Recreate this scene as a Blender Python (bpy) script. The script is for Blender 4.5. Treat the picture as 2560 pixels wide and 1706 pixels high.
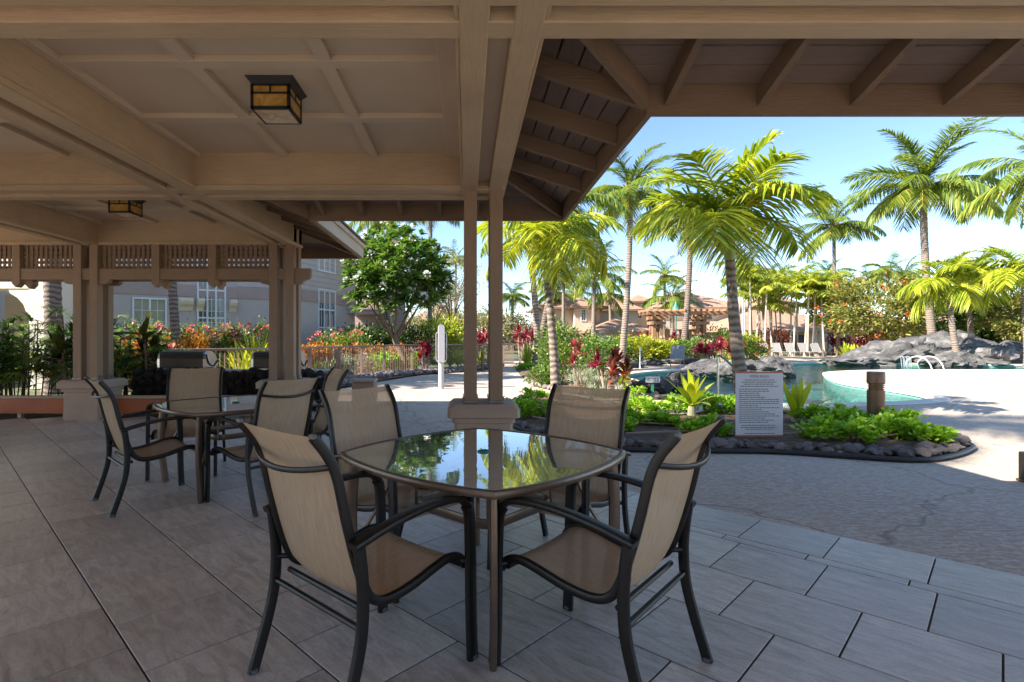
# Open-air poolside pavilion in a tropical resort garden.  World axes: X right, Y away, Z up, metres.
import bpy, math, random
import numpy as np
from mathutils import Vector, Matrix
D = bpy.data
S = bpy.context.scene
COL = S.collection
for o in list(D.objects):
    D.objects.remove(o)
R = math.radians

# ------------------------------------------------------------------ camera
CAMH = 1.30
cam = D.cameras.new('camera')
cam.sensor_width = 36.0
cam.lens = 18.84
cam.shift_x = 0.04375
cam.shift_y = -0.002
cam.clip_start = 0.05
cam.clip_end = 6000
camo = D.objects.new('camera', cam)
COL.objects.link(camo)
camo.location = (0, 0, CAMH)
camo.rotation_euler = (R(90), 0, 0)
S.camera = camo

# ------------------------------------------------------------------ sky, sun, exposure
SUN_TO = Vector((-1.18, -0.417, 1.0)).normalized()          # towards the sun
SUN_EL = math.asin(SUN_TO.z)
SUN_ROT = math.atan2(SUN_TO.x, SUN_TO.y)
wd = D.worlds.new('World')
S.world = wd
wd.use_nodes = True
wn = wd.node_tree
sky = wn.nodes.new('ShaderNodeTexSky')
sky.sky_type = 'NISHITA'
sky.sun_disc = False
sky.sun_elevation = SUN_EL
sky.sun_rotation = SUN_ROT
sky.altitude = 1200
sky.air_density = 1.0
sky.dust_density = 0.0
sky.ozone_density = 3.0
bg = wn.nodes['Background']
bg.inputs['Strength'].default_value = 0.05
wn.links.new(sky.outputs[0], bg.inputs['Color'])
sl = D.lights.new('sun', 'SUN')
sl.energy = 2.45
sl.angle = R(0.53)
sl.color = (1.0, 0.93, 0.82)
so = D.objects.new('sun', sl)
COL.objects.link(so)
so.rotation_euler = (-SUN_TO).to_track_quat('-Z', 'Y').to_euler()
so.location = (-20, -10, 30)
S.view_settings.view_transform = 'Standard'
S.view_settings.look = 'None'
S.view_settings.gamma = 1.0
S.view_settings.use_curve_mapping = False
S.view_settings.exposure = 2.68
S.render.engine = 'CYCLES'
try:
    S.cycles.max_bounces = 10
    S.cycles.diffuse_bounces = 6
    S.cycles.transparent_max_bounces = 24
    S.cycles.transmission_bounces = 8
    S.cycles.caustics_reflective = False
    S.cycles.caustics_refractive = False
    S.cycles.sample_clamp_indirect = 6
except Exception:
    pass

# ------------------------------------------------------------------ helpers
rnd = random.Random(11)
nr = np.random.RandomState(11)
FPX, U0, V0 = 1340.0, 1168.0, 848.0


def W(u, v, z=0.0):
    """survey note -> point on the level plane at height z"""
    y = FPX * (CAMH - z) / (v - V0)
    return Vector(((u - U0) * y / FPX, y, z))


def A(u, v, y):
    """survey note -> point at distance y"""
    return Vector(((u - U0) * y / FPX, y, CAMH - (v - V0) * y / FPX))


def link(o, parent=None):
    COL.objects.link(o)
    if parent is not None:
        o.parent = parent
    return o


def tag(o, label=None, cat=None, group=None, kind=None):
    if label:
        o['label'] = label
    if cat:
        o['category'] = cat
    if group:
        o['group'] = group
    if kind:
        o['kind'] = kind
    return o


def thing(name, label=None, cat=None, loc=(0, 0, 0), rz=0.0, group=None, parent=None):
    o = D.objects.new(name, None)
    o.empty_display_size = 0.1
    link(o, parent)
    o.location = loc
    o.rotation_euler = (0, 0, rz)
    return tag(o, label, cat, group)


def inst(name, me, parent=None, loc=(0, 0, 0), rot=(0, 0, 0), sc=1.0):
    o = D.objects.new(name, me)
    link(o, parent)
    o.location = loc
    o.rotation_euler = rot
    o.scale = (sc, sc, sc) if isinstance(sc, (int, float)) else sc
    return o


def copy_tree(o, parent=None):
    c = o.copy()
    link(c, parent)
    for ch in list(o.children):
        copy_tree(ch, c)
    return c


class MB:
    def __init__(s):
        s.v = []
        s.f = []
        s.mi = []
        s.cur = 0

    def add(s, vs, fs):
        n = len(s.v)
        s.v += [tuple(p) for p in vs]
        for f in fs:
            s.f.append(tuple(i + n for i in f))
            s.mi.append(s.cur)
        return s

    def box(s, x0, x1, y0, y1, z0, z1, c=0.0):
        if c <= 0:
            vs = [(x, y, z) for x in (x0, x1) for y in (y0, y1) for z in (z0, z1)]
            fs = [(0, 1, 3, 2), (4, 6, 7, 5), (0, 4, 5, 1), (2, 3, 7, 6), (0, 2, 6, 4), (1, 5, 7, 3)]
            return s.add(vs, fs)
        lo, hi = (x0, y0, z0), (x1, y1, z1)
        vs, idx = [], {}
        for sx in (0, 1):
            for sy in (0, 1):
                for sz in (0, 1):
                    sg = (sx, sy, sz)
                    for ax in range(3):
                        p = [0, 0, 0]
                        for k in range(3):
                            b = hi[k] if sg[k] else lo[k]
                            p[k] = b if k == ax else (b - c if sg[k] else b + c)
                        idx[(sg, ax)] = len(vs)
                        vs.append(p)
        fs = []
        for ax in range(3):
            b, cc = (ax + 1) % 3, (ax + 2) % 3
            for sd in (0, 1):
                q = []
                for (i, j) in ((0, 0), (1, 0), (1, 1), (0, 1)):
                    sg = [0, 0, 0]
                    sg[ax], sg[b], sg[cc] = sd, i, j
                    q.append(idx[(tuple(sg), ax)])
                fs.append(tuple(q if sd else q[::-1]))
            for i in (0, 1):
                for j in (0, 1):
                    s0, s1 = [0, 0, 0], [0, 0, 0]
                    s0[b] = s1[b] = i
                    s0[cc] = s1[cc] = j
                    s1[ax] = 1
                    q = [idx[(tuple(s0), b)], idx[(tuple(s1), b)], idx[(tuple(s1), cc)], idx[(tuple(s0), cc)]]
                    fs.append(tuple(q if (i ^ j) else q[::-1]))
        for sx in (0, 1):
            for sy in (0, 1):
                for sz in (0, 1):
                    sg = (sx, sy, sz)
                    q = [idx[(sg, 0)], idx[(sg, 1)], idx[(sg, 2)]]
                    fs.append(tuple(q if (sx ^ sy ^ sz) else q[::-1]))
        return s.add(vs, fs)

    def hexa(s, b, t):
        """bottom loop b, top loop t (same length, counter-clockwise from above)"""
        n = len(b)
        fs = [tuple(range(n))[::-1], tuple(range(n, 2 * n))]
        for i in range(n):
            j = (i + 1) % n
            fs.append((i, j, n + j, n + i))
        return s.add(list(b) + list(t), fs)

    def sweep(s, pts, prof, side=None, scale=None, cap=True, closed=False):
        pts = [Vector(p) for p in pts]
        n, m = len(pts), len(prof)
        vs = []
        nrm = None
        for i, p in enumerate(pts):
            if closed:
                t = pts[(i + 1) % n] - pts[i - 1]
            else:
                t = pts[min(i + 1, n - 1)] - pts[max(i - 1, 0)]
            t.normalize()
            if side is not None:
                a = Vector(side)
                a = (a - t * a.dot(t)).normalized()
            else:
                if nrm is None:
                    nrm = Vector((0, 0, 1)) if abs(t.z) < 0.9 else Vector((1, 0, 0))
                a = (nrm - t * nrm.dot(t)).normalized()
                nrm = a
            b = t.cross(a)
            k = scale[i] if scale is not None else 1.0
            for (pa, pb) in prof:
                vs.append(p + a * (pa * k) + b * (pb * k))
        fs = []
        for i in range(n if closed else n - 1):
            i2 = (i + 1) % n
            for j in range(m):
                j2 = (j + 1) % m
                fs.append((i * m + j, i * m + j2, i2 * m + j2, i2 * m + j))
        if cap and not closed:
            fs.append(tuple(range(m))[::-1])
            fs.append(tuple((n - 1) * m + j for j in range(m)))
        return s.add(vs, fs)

    def tube(s, pts, r, n=8, closed=False, cap=True):
        prof = [(math.cos(2 * math.pi * k / n), math.sin(2 * math.pi * k / n)) for k in range(n)]
        if isinstance(r, (int, float)):
            r = [r] * len(pts)
        return s.sweep(pts, prof, scale=r, closed=closed, cap=cap)

    def lathe(s, prof, n=20, cx=0, cy=0):
        vs, fs = [], []
        for (r, z) in prof:
            for k in range(n):
                a = 2 * math.pi * k / n
                vs.append((cx + r * math.cos(a), cy + r * math.sin(a), z))
        for i in range(len(prof) - 1):
            for k in range(n):
                k2 = (k + 1) % n
                fs.append((i * n + k, i * n + k2, (i + 1) * n + k2, (i + 1) * n + k))
        fs.append(tuple(range(n))[::-1])
        fs.append(tuple((len(prof) - 1) * n + k for k in range(n)))
        return s.add(vs, fs)

    def mesh(s, name, mats, smooth=False, angle=None):
        me = D.meshes.new(name)
        me.from_pydata(s.v, [], s.f)
        if not isinstance(mats, (list, tuple)):
            mats = [mats]
        for m in mats:
            me.materials.append(m)
        if len(mats) > 1:
            me.polygons.foreach_set('material_index', s.mi)
        if smooth:
            me.shade_smooth()
            if angle is not None:
                try:
                    me.set_sharp_from_angle(angle=R(angle))
                except Exception:
                    pass
        me.update()
        return me

    def obj(s, name, mats, parent=None, smooth=False, angle=35):
        o = D.objects.new(name, s.mesh(name, mats, smooth, angle))
        return link(o, parent)


def rprof(w, h, r=None, n=2):
    """rounded rectangle profile w (along side vector) x h"""
    r = min(w, h) * 0.35 if r is None else r
    out = []
    for (cx, cy, a0) in ((w / 2 - r, h / 2 - r, 0), (-w / 2 + r, h / 2 - r, 90), (-w / 2 + r, -h / 2 + r, 180), (w / 2 - r, -h / 2 + r, 270)):
        for k in range(n + 1):
            a = R(a0 + 90 * k / n)
            out.append((cx + r * math.cos(a), cy + r * math.sin(a)))
    return out


def smooth_path(pts, k=4):
    """Catmull-Rom"""
    P = [Vector(p) for p in pts]
    P = [P[0] * 2 - P[1]] + P + [P[-1] * 2 - P[-2]]
    out = []
    for i in range(1, len(P) - 2):
        for j in range(k):
            t = j / k
            a, b, c, d = P[i - 1], P[i], P[i + 1], P[i + 2]
            out.append(0.5 * ((2 * b) + (c - a) * t + (2 * a - 5 * b + 4 * c - d) * t * t + (3 * b - a - 3 * c + d) * t ** 3))
    out.append(P[-2])
    return out


# leaves ------------------------------------------------------------
PROF_LANCE = ((0, .25), (.3, 1.0), (.68, .8), (1, 0.0))
PROF_OVAL = ((0, .15), (.45, 1.0), (.8, .72), (1, 0.0))
PROF_STRAP = ((0, .55), (.3, 1.0), (.7, .78), (1, 0.0))


class LB:
    def __init__(s):
        s.V, s.F, s.L, s.n = [], [], [], 0

    def add(s, P, Dr, L, Wd, droop=0.2, roll=None, prof=PROF_LANCE, lv=None, fold=0.0):
        P = np.asarray(P, float).reshape(-1, 3)
        N = len(P)
        Dr = np.broadcast_to(np.asarray(Dr, float), (N, 3))
        Dr = Dr / (np.linalg.norm(Dr, axis=1, keepdims=True) + 1e-9)
        L = np.broadcast_to(np.asarray(L, float), (N,))[:, None]
        Wd = np.broadcast_to(np.asarray(Wd, float), (N,))[:, None]
        droop = np.broadcast_to(np.asarray(droop, float), (N,))[:, None]
        up = np.tile(np.array([[0., 0, 1.]]), (N, 1))
        bad = np.abs(Dr[:, 2]) > 0.97
        up[bad] = np.array([1., 0.2, 0])
        sd = np.cross(Dr, up)
        sd /= np.linalg.norm(sd, axis=1, keepdims=True)
        nm = np.cross(sd, Dr)
        if roll is not None:
            roll = np.broadcast_to(np.asarray(roll, float), (N,))[:, None]
            sd, nm = sd * np.cos(roll) + nm * np.sin(roll), nm * np.cos(roll) - sd * np.sin(roll)
        vs = []
        g = np.array([[0, 0, -1.]])
        for (t, w) in prof[:-1]:
            c = P + Dr * L * t + g * droop * L * t * t
            vs.append(c - sd * Wd * w * .5 + nm * fold * Wd * w)
            vs.append(c + sd * Wd * w * .5 + nm * fold * Wd * w)
        vs.append(P + Dr * L + g * droop * L)
        m = len(vs)
        V = np.stack(vs, 1).reshape(-1, 3)
        k = (m - 1) // 2
        base = (np.arange(N) * m + s.n)
        for i in range(k - 1):
            q = np.array([2 * i, 2 * i + 1, 2 * i + 3, 2 * i + 2])
            s.F += (base[:, None] + q[None]).tolist()
        q = np.array([2 * k - 2, 2 * k - 1, 2 * k])
        s.F += (base[:, None] + q[None]).tolist()
        s.V.append(V)
        if lv is None:
            lv = nr.rand(N)
        s.L.append(np.repeat(np.broadcast_to(np.asarray(lv, float), (N,)), m))
        s.n += N * m
        return s

    def mesh(s, name, mat):
        me = D.meshes.new(name)
        V = np.concatenate(s.V)
        me.from_pydata(V.tolist(), [], s.F)
        at = me.attributes.new('lv', 'FLOAT', 'POINT')
        at.data.foreach_set('value', np.concatenate(s.L).astype(np.float32))
        me.materials.append(mat)
        me.shade_smooth()
        me.update()
        return me

    def obj(s, name, mat, parent=None):
        o = D.objects.new(name, s.mesh(name, mat))
        return link(o, parent)


def rdirs(n, up=0.0, rs=None):
    v = nr.normal(size=(n, 3))
    v[:, 2] = v[:, 2] + up
    return v / np.linalg.norm(v, axis=1, keepdims=True)


# ------------------------------------------------------------------ materials
def nmat(name):
    m = D.materials.new(name)
    m.use_nodes = True
    nt = m.node_tree
    b = nt.nodes['Principled BSDF']
    return m, nt, b


def _coords(nt, scale=(1, 1, 1), kind='Object'):
    tc = nt.nodes.new('ShaderNodeTexCoord')
    mp = nt.nodes.new('ShaderNodeMapping')
    mp.inputs['Scale'].default_value = scale
    nt.links.new(tc.outputs[kind], mp.inputs['Vector'])
    return mp.outputs[0]


def _noise(nt, vec, scale, detail=4, rough=.55, dist=0.0):
    n = nt.nodes.new('ShaderNodeTexNoise')
    n.inputs['Scale'].default_value = scale
    n.inputs['Detail'].default_value = detail
    n.inputs['Roughness'].default_value = rough
    n.inputs['Distortion'].default_value = dist
    nt.links.new(vec, n.inputs['Vector'])
    return n.outputs['Fac']


def _ramp(nt, fac, stops):
    r = nt.nodes.new('ShaderNodeValToRGB')
    e = r.color_ramp.elements
    while len(e) < len(stops):
        e.new(0.5)
    for i, (p, c) in enumerate(stops):
        e[i].position = p
        e[i].color = (c[0], c[1], c[2], 1)
    nt.links.new(fac, r.inputs[0])
    return r.outputs[0]


def _mix(nt, a, b, fac, mode='MIX'):
    m = nt.nodes.new('ShaderNodeMix')
    m.data_type = 'RGBA'
    m.blend_type = mode
    for sock, val in ((m.inputs[6], a), (m.inputs[7], b), (m.inputs[0], fac)):
        if hasattr(val, 'links') or hasattr(val, 'is_linked'):
            nt.links.new(val, sock)
        elif isinstance(val, (int, float)):
            sock.default_value = val
        else:
            sock.default_value = (val[0], val[1], val[2], 1)
    return m.outputs[2]


def _bump(nt, b, h, strength=.3, dist=.01):
    bp = nt.nodes.new('ShaderNodeBump')
    bp.inputs['Strength'].default_value = strength
    bp.inputs['Distance'].default_value = dist
    nt.links.new(h, bp.inputs['Height'])
    nt.links.new(bp.outputs[0], b.inputs['Normal'])
    return bp.outputs[0]


def _math(nt, op, a, b=None):
    m = nt.nodes.new('ShaderNodeMath')
    m.operation = op
    for i, val in enumerate((a, b)):
        if val is None:
            continue
        if isinstance(val, (int, float)):
            m.inputs[i].default_value = val
        else:
            nt.links.new(val, m.inputs[i])
    return m.outputs[0]


def shade(c, k):
    return tuple(min(1, x * k) for x in c)


def basic(name, col, rough=.6, var=.25, scale=6.0, bump=.15, bscale=None, bdist=.01, metal=0, spec=.5, coat=0, stretch=(1, 1, 1), obvar=0.0, hue=None):
    """paint / stone / plaster with mottled colour and fine relief"""
    m, nt, b = nmat(name)
    vec = _coords(nt, stretch)
    n1 = _noise(nt, vec, scale, 6, .6, .3)
    hi = hue if hue else shade(col, 1 + var)
    c = _ramp(nt, n1, ((.28, shade(col, 1 - var)), (.5, col), (.75, hi)))
    if obvar:
        oi = nt.nodes.new('ShaderNodeObjectInfo')
        k = _math(nt, 'MULTIPLY_ADD', oi.outputs['Random'], obvar)
        nt.nodes[-1].inputs[2].default_value = 1 - obvar / 2
        hs = nt.nodes.new('ShaderNodeHueSaturation')
        nt.links.new(k, hs.inputs['Value'])
        nt.links.new(c, hs.inputs['Color'])
        c = hs.outputs[0]
    nt.links.new(c, b.inputs['Base Color'])
    b.inputs['Roughness'].default_value = rough
    b.inputs['Metallic'].default_value = metal
    b.inputs['Specular IOR Level'].default_value = spec
    b.inputs['Coat Weight'].default_value = coat
    if bump:
        n2 = _noise(nt, vec, bscale or scale * 6, 5, .65)
        _bump(nt, b, n2, bump, bdist)
    return m


LEAFK = {'coco': 1.65, 'adon': 1.95, 'areca': 1.35, 'rhapis': 2.0, 'plum': 1.7, 'bedleaf': 1.9, 'lime': 1.25, 'grn': 1.5, 'dkgrn': 1.2, 'ygrn': 1.4, 'tulip': 1.3, 'croton': .85}


def leafmat(name, stops, rough=.42, trans=.35, tcol=(1.35, 1.3, .5), spec=.4, k=1.0):
    stops = [(q, (min(.9, c_[0] * k * 1.12), min(.9, c_[1] * k * 1.13), c_[2] * k * 1.2)) for q, c_ in stops]
    m, nt, b = nmat(name)
    at = nt.nodes.new('ShaderNodeAttribute')
    at.attribute_name = 'lv'
    c = _ramp(nt, at.outputs['Fac'], stops)
    nt.links.new(c, b.inputs['Base Color'])
    b.inputs['Roughness'].default_value = rough
    b.inputs['Specular IOR Level'].default_value = spec
    tr = nt.nodes.new('ShaderNodeBsdfTranslucent')
    tc = _mix(nt, c, tcol, 1.0, 'MULTIPLY')
    nt.links.new(tc, tr.inputs['Color'])
    ms = nt.nodes.new('ShaderNodeMixShader')
    ms.inputs[0].default_value = trans
    nt.links.new(b.outputs[0], ms.inputs[1])
    nt.links.new(tr.outputs[0], ms.inputs[2])
    nt.links.new(ms.outputs[0], nt.nodes['Material Output'].inputs[0])
    return m


M = {}


def paint(name, col, along, rough=.62, var=.16):
    """painted rough-sawn timber, grain along one axis"""
    st = [14., 14., 14.]
    st['XYZ'.index(along)] = 0.7
    m, nt, b = nmat(name)
    vec = _coords(nt, tuple(st))
    g = _noise(nt, vec, 6.0, 5, .6, 1.2)
    v2 = _coords(nt, (1, 1, 1))
    big = _noise(nt, v2, 1.1, 4, .6)
    c = _ramp(nt, big, ((.3, shade(col, 1 - var)), (.55, col), (.8, shade(col, 1 + var))))
    c = _mix(nt, c, shade(col, .72), _math(nt, 'MULTIPLY', _ramp(nt, g, ((.45, (0, 0, 0)), (.7, (1, 1, 1)))), .5))
    nt.links.new(c, b.inputs['Base Color'])
    b.inputs['Roughness'].default_value = rough
    b.inputs['Specular IOR Level'].default_value = .35
    _bump(nt, b, g, .8, .006)
    return m


TAN = (.52, .38, .245)
for ax in 'XYZ':
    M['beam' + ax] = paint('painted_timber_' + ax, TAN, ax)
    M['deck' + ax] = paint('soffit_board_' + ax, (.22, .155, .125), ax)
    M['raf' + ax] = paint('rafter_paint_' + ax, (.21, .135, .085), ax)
M['beamZ'] = paint('brown_post_paint', (.33, .225, .155), 'Z')
M['railX'] = paint('brown_rail_paint', (.33, .225, .155), 'X')
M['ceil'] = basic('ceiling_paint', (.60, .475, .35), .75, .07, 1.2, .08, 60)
M['stucco'] = basic('pedestal_stucco', (.46, .34, .26), .8, .1, 2.0, .35, 90, .006)
M['fascia'] = basic('fascia_paint', (.52, .41, .31), .6, .1, 2.0, .12, 40)
M['shingle'] = basic('roof_shingle', (.22, .12, .085), .85, .35, 5, .5, 30)
M['lat'] = basic('lattice_paint', (.24, .155, .1), .65, .15, 4, .1)
M['steel'] = basic('galvanised_shoe', (.30, .26, .24), .45, .2, 20, .05, metal=.7)
M['black'] = basic('black_metal', (.012, .011, .010), .5, .2, 20, .05)
M['bronze'] = basic('bronze_metal', (.16, .095, .06), .38, .12, 6, .04, metal=.55)
M['tfr'] = basic('table_frame_metal', (.17, .125, .095), .36, .15, 8, .04, metal=.65)
M['cfr'] = basic('chair_frame_metal', (.009, .007, .006), .4, .3, 9, .05, 60, metal=0, spec=.4)
M['stain'] = basic('stainless_steel', (.62, .60, .57), .3, .12, 6, .05, metal=.9)
M['white'] = basic('white_paint', (.78, .78, .77), .5, .05, 4, .04)
M['wframe'] = basic('window_frame_white', (.74, .75, .77), .5, .05, 3, .03)
M['green'] = basic('green_paint', (.03, .2, .14), .45, .15, 5, .03)
M['shower'] = basic('shower_enamel', (.46, .46, .49), .4, .05, 4, .03)
M['rail'] = basic('railing_paint', (.30, .20, .155), .5, .15, 6, .05)
M['orangewood'] = paint('varnished_redwood', (.44, .115, .028), 'X', .42, .3)
M['pergola'] = paint('pergola_timber', (.33, .18, .1), 'X', .7, .25)
M['cap'] = basic('bench_cap_paint', (.44, .32, .22), .6, .12, 3, .1)


def tile_mat():
    m, nt, b = nmat('floor_tile')
    oi = nt.nodes.new('ShaderNodeObjectInfo')
    tc = nt.nodes.new('ShaderNodeTexCoord')
    va = nt.nodes.new('ShaderNodeVectorMath')
    va.operation = 'MULTIPLY_ADD'
    nt.links.new(oi.outputs['Random'], va.inputs[0])
    va.inputs[1].default_value = (37, 19, 53)
    nt.links.new(tc.outputs['Object'], va.inputs[2])
    mp = nt.nodes.new('ShaderNodeMapping')
    mp.inputs['Scale'].default_value = (2.2, 9, 4)
    nt.links.new(va.outputs[0], mp.inputs['Vector'])
    n1 = _noise(nt, mp.outputs[0], 2.2, 7, .68, .9)
    n2 = _noise(nt, va.outputs[0], 3.2, 5, .6, .4)
    n3 = _noise(nt, va.outputs[0], 90, 3, .7)
    c = _ramp(nt, n1, ((.34, (.35, .31, .27)), (.5, (.54, .50, .445)), (.66, (.70, .66, .61))))
    c = _mix(nt, c, (.44, .39, .33), _math(nt, 'MULTIPLY', n2, .5))
    c = _mix(nt, c, (.14, .12, .10), _ramp(nt, n3, ((.5, (0, 0, 0)), (.75, (.4, .4, .4)))))
    hs = nt.nodes.new('ShaderNodeHueSaturation')
    k = nt.nodes.new('ShaderNodeMapRange')
    k.inputs[3].default_value = .86
    k.inputs[4].default_value = 1.14
    nt.links.new(oi.outputs['Random'], k.inputs[0])
    nt.links.new(k.outputs[0], hs.inputs['Value'])
    nt.links.new(c, hs.inputs['Color'])
    nt.links.new(hs.outputs[0], b.inputs['Base Color'])
    rr = _ramp(nt, n1, ((.3, (.28,) * 3), (.7, (.46,) * 3)))
    nt.links.new(rr, b.inputs['Roughness'])
    b.inputs['Specular IOR Level'].default_value = .55
    _bump(nt, b, _math(nt, 'ADD', n1, _math(nt, 'MULTIPLY', n3, .35)), .4, .004)
    return m


M['tile'] = tile_mat()
M['grout'] = basic('dark_grout', (.075, .05, .036), .9, .3, 20, .2)


def concrete_mat():
    m, nt, b = nmat('pool_deck_concrete')
    vec = _coords(nt)
    big = _noise(nt, vec, .35, 5, .6, .4)
    mid = _noise(nt, vec, 3.0, 6, .65, .5)
    st = _noise(nt, _coords(nt, (1.0, 2.6, 1)), 14, 5, .7, .8)
    c = _ramp(nt, big, ((.3, (.375, .29, .215)), (.55, (.44, .345, .262)), (.8, (.50, .40, .315))))
    c = _mix(nt, c, (.58, .515, .44), _math(nt, 'MULTIPLY', _ramp(nt, st, ((.47, (0, 0, 0)), (.56, (1, 1, 1)))), .75))
    c = _mix(nt, c, (.25, .18, .14), _math(nt, 'MULTIPLY', _ramp(nt, mid, ((.55, (0, 0, 0)), (.8, (1, 1, 1)))), .4))
    # hand-cut random joints
    wv = nt.nodes.new('ShaderNodeTexNoise')
    wv.inputs['Scale'].default_value = 1.6
    wv.inputs['Detail'].default_value = 5
    nt.links.new(vec, wv.inputs['Vector'])
    vm = nt.nodes.new('ShaderNodeVectorMath')
    vm.operation = 'MULTIPLY_ADD'
    nt.links.new(wv.outputs['Color'], vm.inputs[0])
    vm.inputs[1].default_value = (.75, .75, 0)
    nt.links.new(vec, vm.inputs[2])
    vo = nt.nodes.new('ShaderNodeTexVoronoi')
    vo.feature = 'DISTANCE_TO_EDGE'
    vo.inputs['Scale'].default_value = .36
    nt.links.new(vm.outputs[0], vo.inputs['Vector'])
    crack = _ramp(nt, vo.outputs['Distance'], ((.0, (1, 1, 1)), (.002, (1, 1, 1)), (.0055, (0, 0, 0))))
    c = _mix(nt, c, (.2, .145, .115), _math(nt, 'MULTIPLY', crack, .7))
    nt.links.new(c, b.inputs['Base Color'])
    b.inputs['Roughness'].default_value = .72
    b.inputs['Specular IOR Level'].default_value = .4
    h = _math(nt, 'SUBTRACT', _math(nt, 'MULTIPLY', st, .6), _math(nt, 'MULTIPLY', crack, 1.2))
    _bump(nt, b, h, .5, .006)
    return m


M['conc'] = concrete_mat()
M['coping'] = basic('pool_coping', (.68, .60, .50), .7, .1, 3, .2, 40)
M['soil'] = basic('bed_soil', (.13, .075, .045), .95, .5, 9, .8, 30, .02, hue=(.26, .15, .09))
M['earth'] = basic('garden_ground', (.09, .10, .045), .95, .45, 2.2, .6, 12, .03)
M['lava'] = basic('lava_stone', (.21, .175, .16), .9, .5, 14, .9, 60, .012, obvar=.7, hue=(.36, .28, .24))
M['blacklava'] = basic('black_lava_stone', (.02, .014, .012), .9, .5, 14, .9, 50, .012, obvar=.6)
M['boulder'] = basic('grey_boulder', (.115, .11, .11), .85, .6, 1.6, 1.0, 9, .12, hue=(.30, .285, .27), obvar=.3)
M['trunk'] = None


def trunk_mat(name, c0, c1, freq):
    m, nt, b = nmat(name)
    vec = _coords(nt)
    wv = nt.nodes.new('ShaderNodeTexWave')
    wv.bands_direction = 'Z'
    wv.inputs['Scale'].default_value = freq
    wv.inputs['Distortion'].default_value = 5
    wv.inputs['Detail'].default_value = 3
    wv.inputs['Detail Scale'].default_value = 1.5
    nt.links.new(vec, wv.inputs['Vector'])
    n = _noise(nt, vec, 5, 6, .7)
    f = _math(nt, 'MULTIPLY_ADD', wv.outputs['Fac'], .55)
    nt.links.new(_math(nt, 'MULTIPLY', n, .5), f.node.inputs[2])
    c = _ramp(nt, f, ((.2, c0), (.75, c1)))
    nt.links.new(c, b.inputs['Base Color'])
    b.inputs['Roughness'].default_value = .85
    _bump(nt, b, f, .7, .02)
    return m


M['ptrunk'] = trunk_mat('palm_trunk', (.10, .074, .058), (.30, .24, .19), 2.6)
M['ptrunkd'] = trunk_mat('dark_palm_trunk', (.075, .052, .042), (.24, .18, .145), 2.6)
M['shaft'] = basic('palm_crownshaft', (.30, .36, .10), .45, .2, 4, .1, stretch=(8, 8, 1))
M['cane'] = basic('pale_cane_stem', (.50, .43, .37), .7, .2, 6, .1, stretch=(4, 4, 1))
M['bark'] = basic('tree_bark', (.20, .135, .10), .9, .35, 6, .6, 25, .02)
M['stem'] = basic('shrub_stem', (.13, .085, .05), .85, .3, 8, .3)
M['tistem'] = basic('ti_stem', (.40, .28, .22), .8, .2, 8, .2)

M['coco'] = leafmat('coconut_leaf', ((0, (.045, .08, .014)), (.5, (.095, .14, .02)), (.85, (.19, .2, .03)), (1, (.34, .27, .05))), trans=.4, k=LEAFK['coco'])
M['adon'] = leafmat('green_palm_leaf', ((0, (.07, .11, .01)), (.5, (.16, .19, .016)), (1, (.33, .31, .035))), rough=.35, trans=.42, k=LEAFK['adon'])
M['areca'] = leafmat('areca_leaf', ((0, (.10, .15, .02)), (.5, (.2, .24, .03)), (1, (.38, .36, .05))), trans=.42, k=LEAFK['areca'])
M['rhapis'] = leafmat('lady_palm_leaf', ((0, (.03, .075, .018)), (.5, (.06, .125, .028)), (.9, (.14, .19, .04)), (1, (.22, .17, .07))), trans=.4, k=LEAFK['rhapis'])
M['plum'] = leafmat('plumeria_leaf', ((0, (.025, .065, .014)), (.6, (.06, .115, .022)), (.92, (.14, .19, .035)), (1, (.28, .25, .05))), rough=.35, trans=.3, k=LEAFK['plum'])
M['bedleaf'] = leafmat('low_shrub_leaf', ((0, (.07, .15, .015)), (.5, (.14, .24, .02)), (1, (.27, .35, .04))), trans=.4, k=LEAFK['bedleaf'])
M['lime'] = leafmat('lime_leaf', ((0, (.17, .23, .014)), (.5, (.29, .33, .02)), (1, (.42, .40, .04))), rough=.35, trans=.42, k=LEAFK['lime'])
M['grn'] = leafmat('hedge_leaf', ((0, (.03, .07, .012)), (.5, (.065, .12, .02)), (1, (.15, .19, .035))), trans=.35, k=LEAFK['grn'])
M['dkgrn'] = leafmat('dark_tree_leaf', ((0, (.016, .04, .012)), (.6, (.04, .075, .018)), (1, (.10, .13, .03))), trans=.3, k=LEAFK['dkgrn'])
M['ygrn'] = leafmat('yellow_green_leaf', ((0, (.10, .15, .018)), (.5, (.22, .26, .025)), (1, (.38, .34, .04))), trans=.42, k=LEAFK['ygrn'])
M['tulip'] = leafmat('flame_tree_leaf', ((0, (.07, .09, .022)), (.5, (.15, .165, .035)), (.85, (.24, .23, .06)), (1, (.27, .19, .08))), trans=.35, k=LEAFK['tulip'])
M['croton'] = leafmat('croton_leaf', ((0, (.06, .10, .015)), (.3, (.30, .16, .02)), (.6, (.50, .20, .025)), (.85, (.58, .36, .04)), (1, (.45, .05, .03))), tcol=(1.3, 1.0, .5), k=LEAFK['croton'])
M['red'] = leafmat('red_ti_leaf', ((0, (.10, .012, .02)), (.5, (.21, .02, .035)), (.85, (.36, .045, .065)), (1, (.45, .2, .2))), tcol=(1.4, .6, .6), rough=.35)
M['copper'] = leafmat('copper_ti_leaf', ((0, (.10, .025, .018)), (.5, (.22, .06, .035)), (1, (.36, .16, .08))), tcol=(1.4, .7, .5), rough=.35)
M['darkti'] = leafmat('dark_ti_leaf', ((0, (.03, .035, .014)), (.5, (.07, .07, .02)), (1, (.16, .13, .035))), rough=.35)
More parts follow.
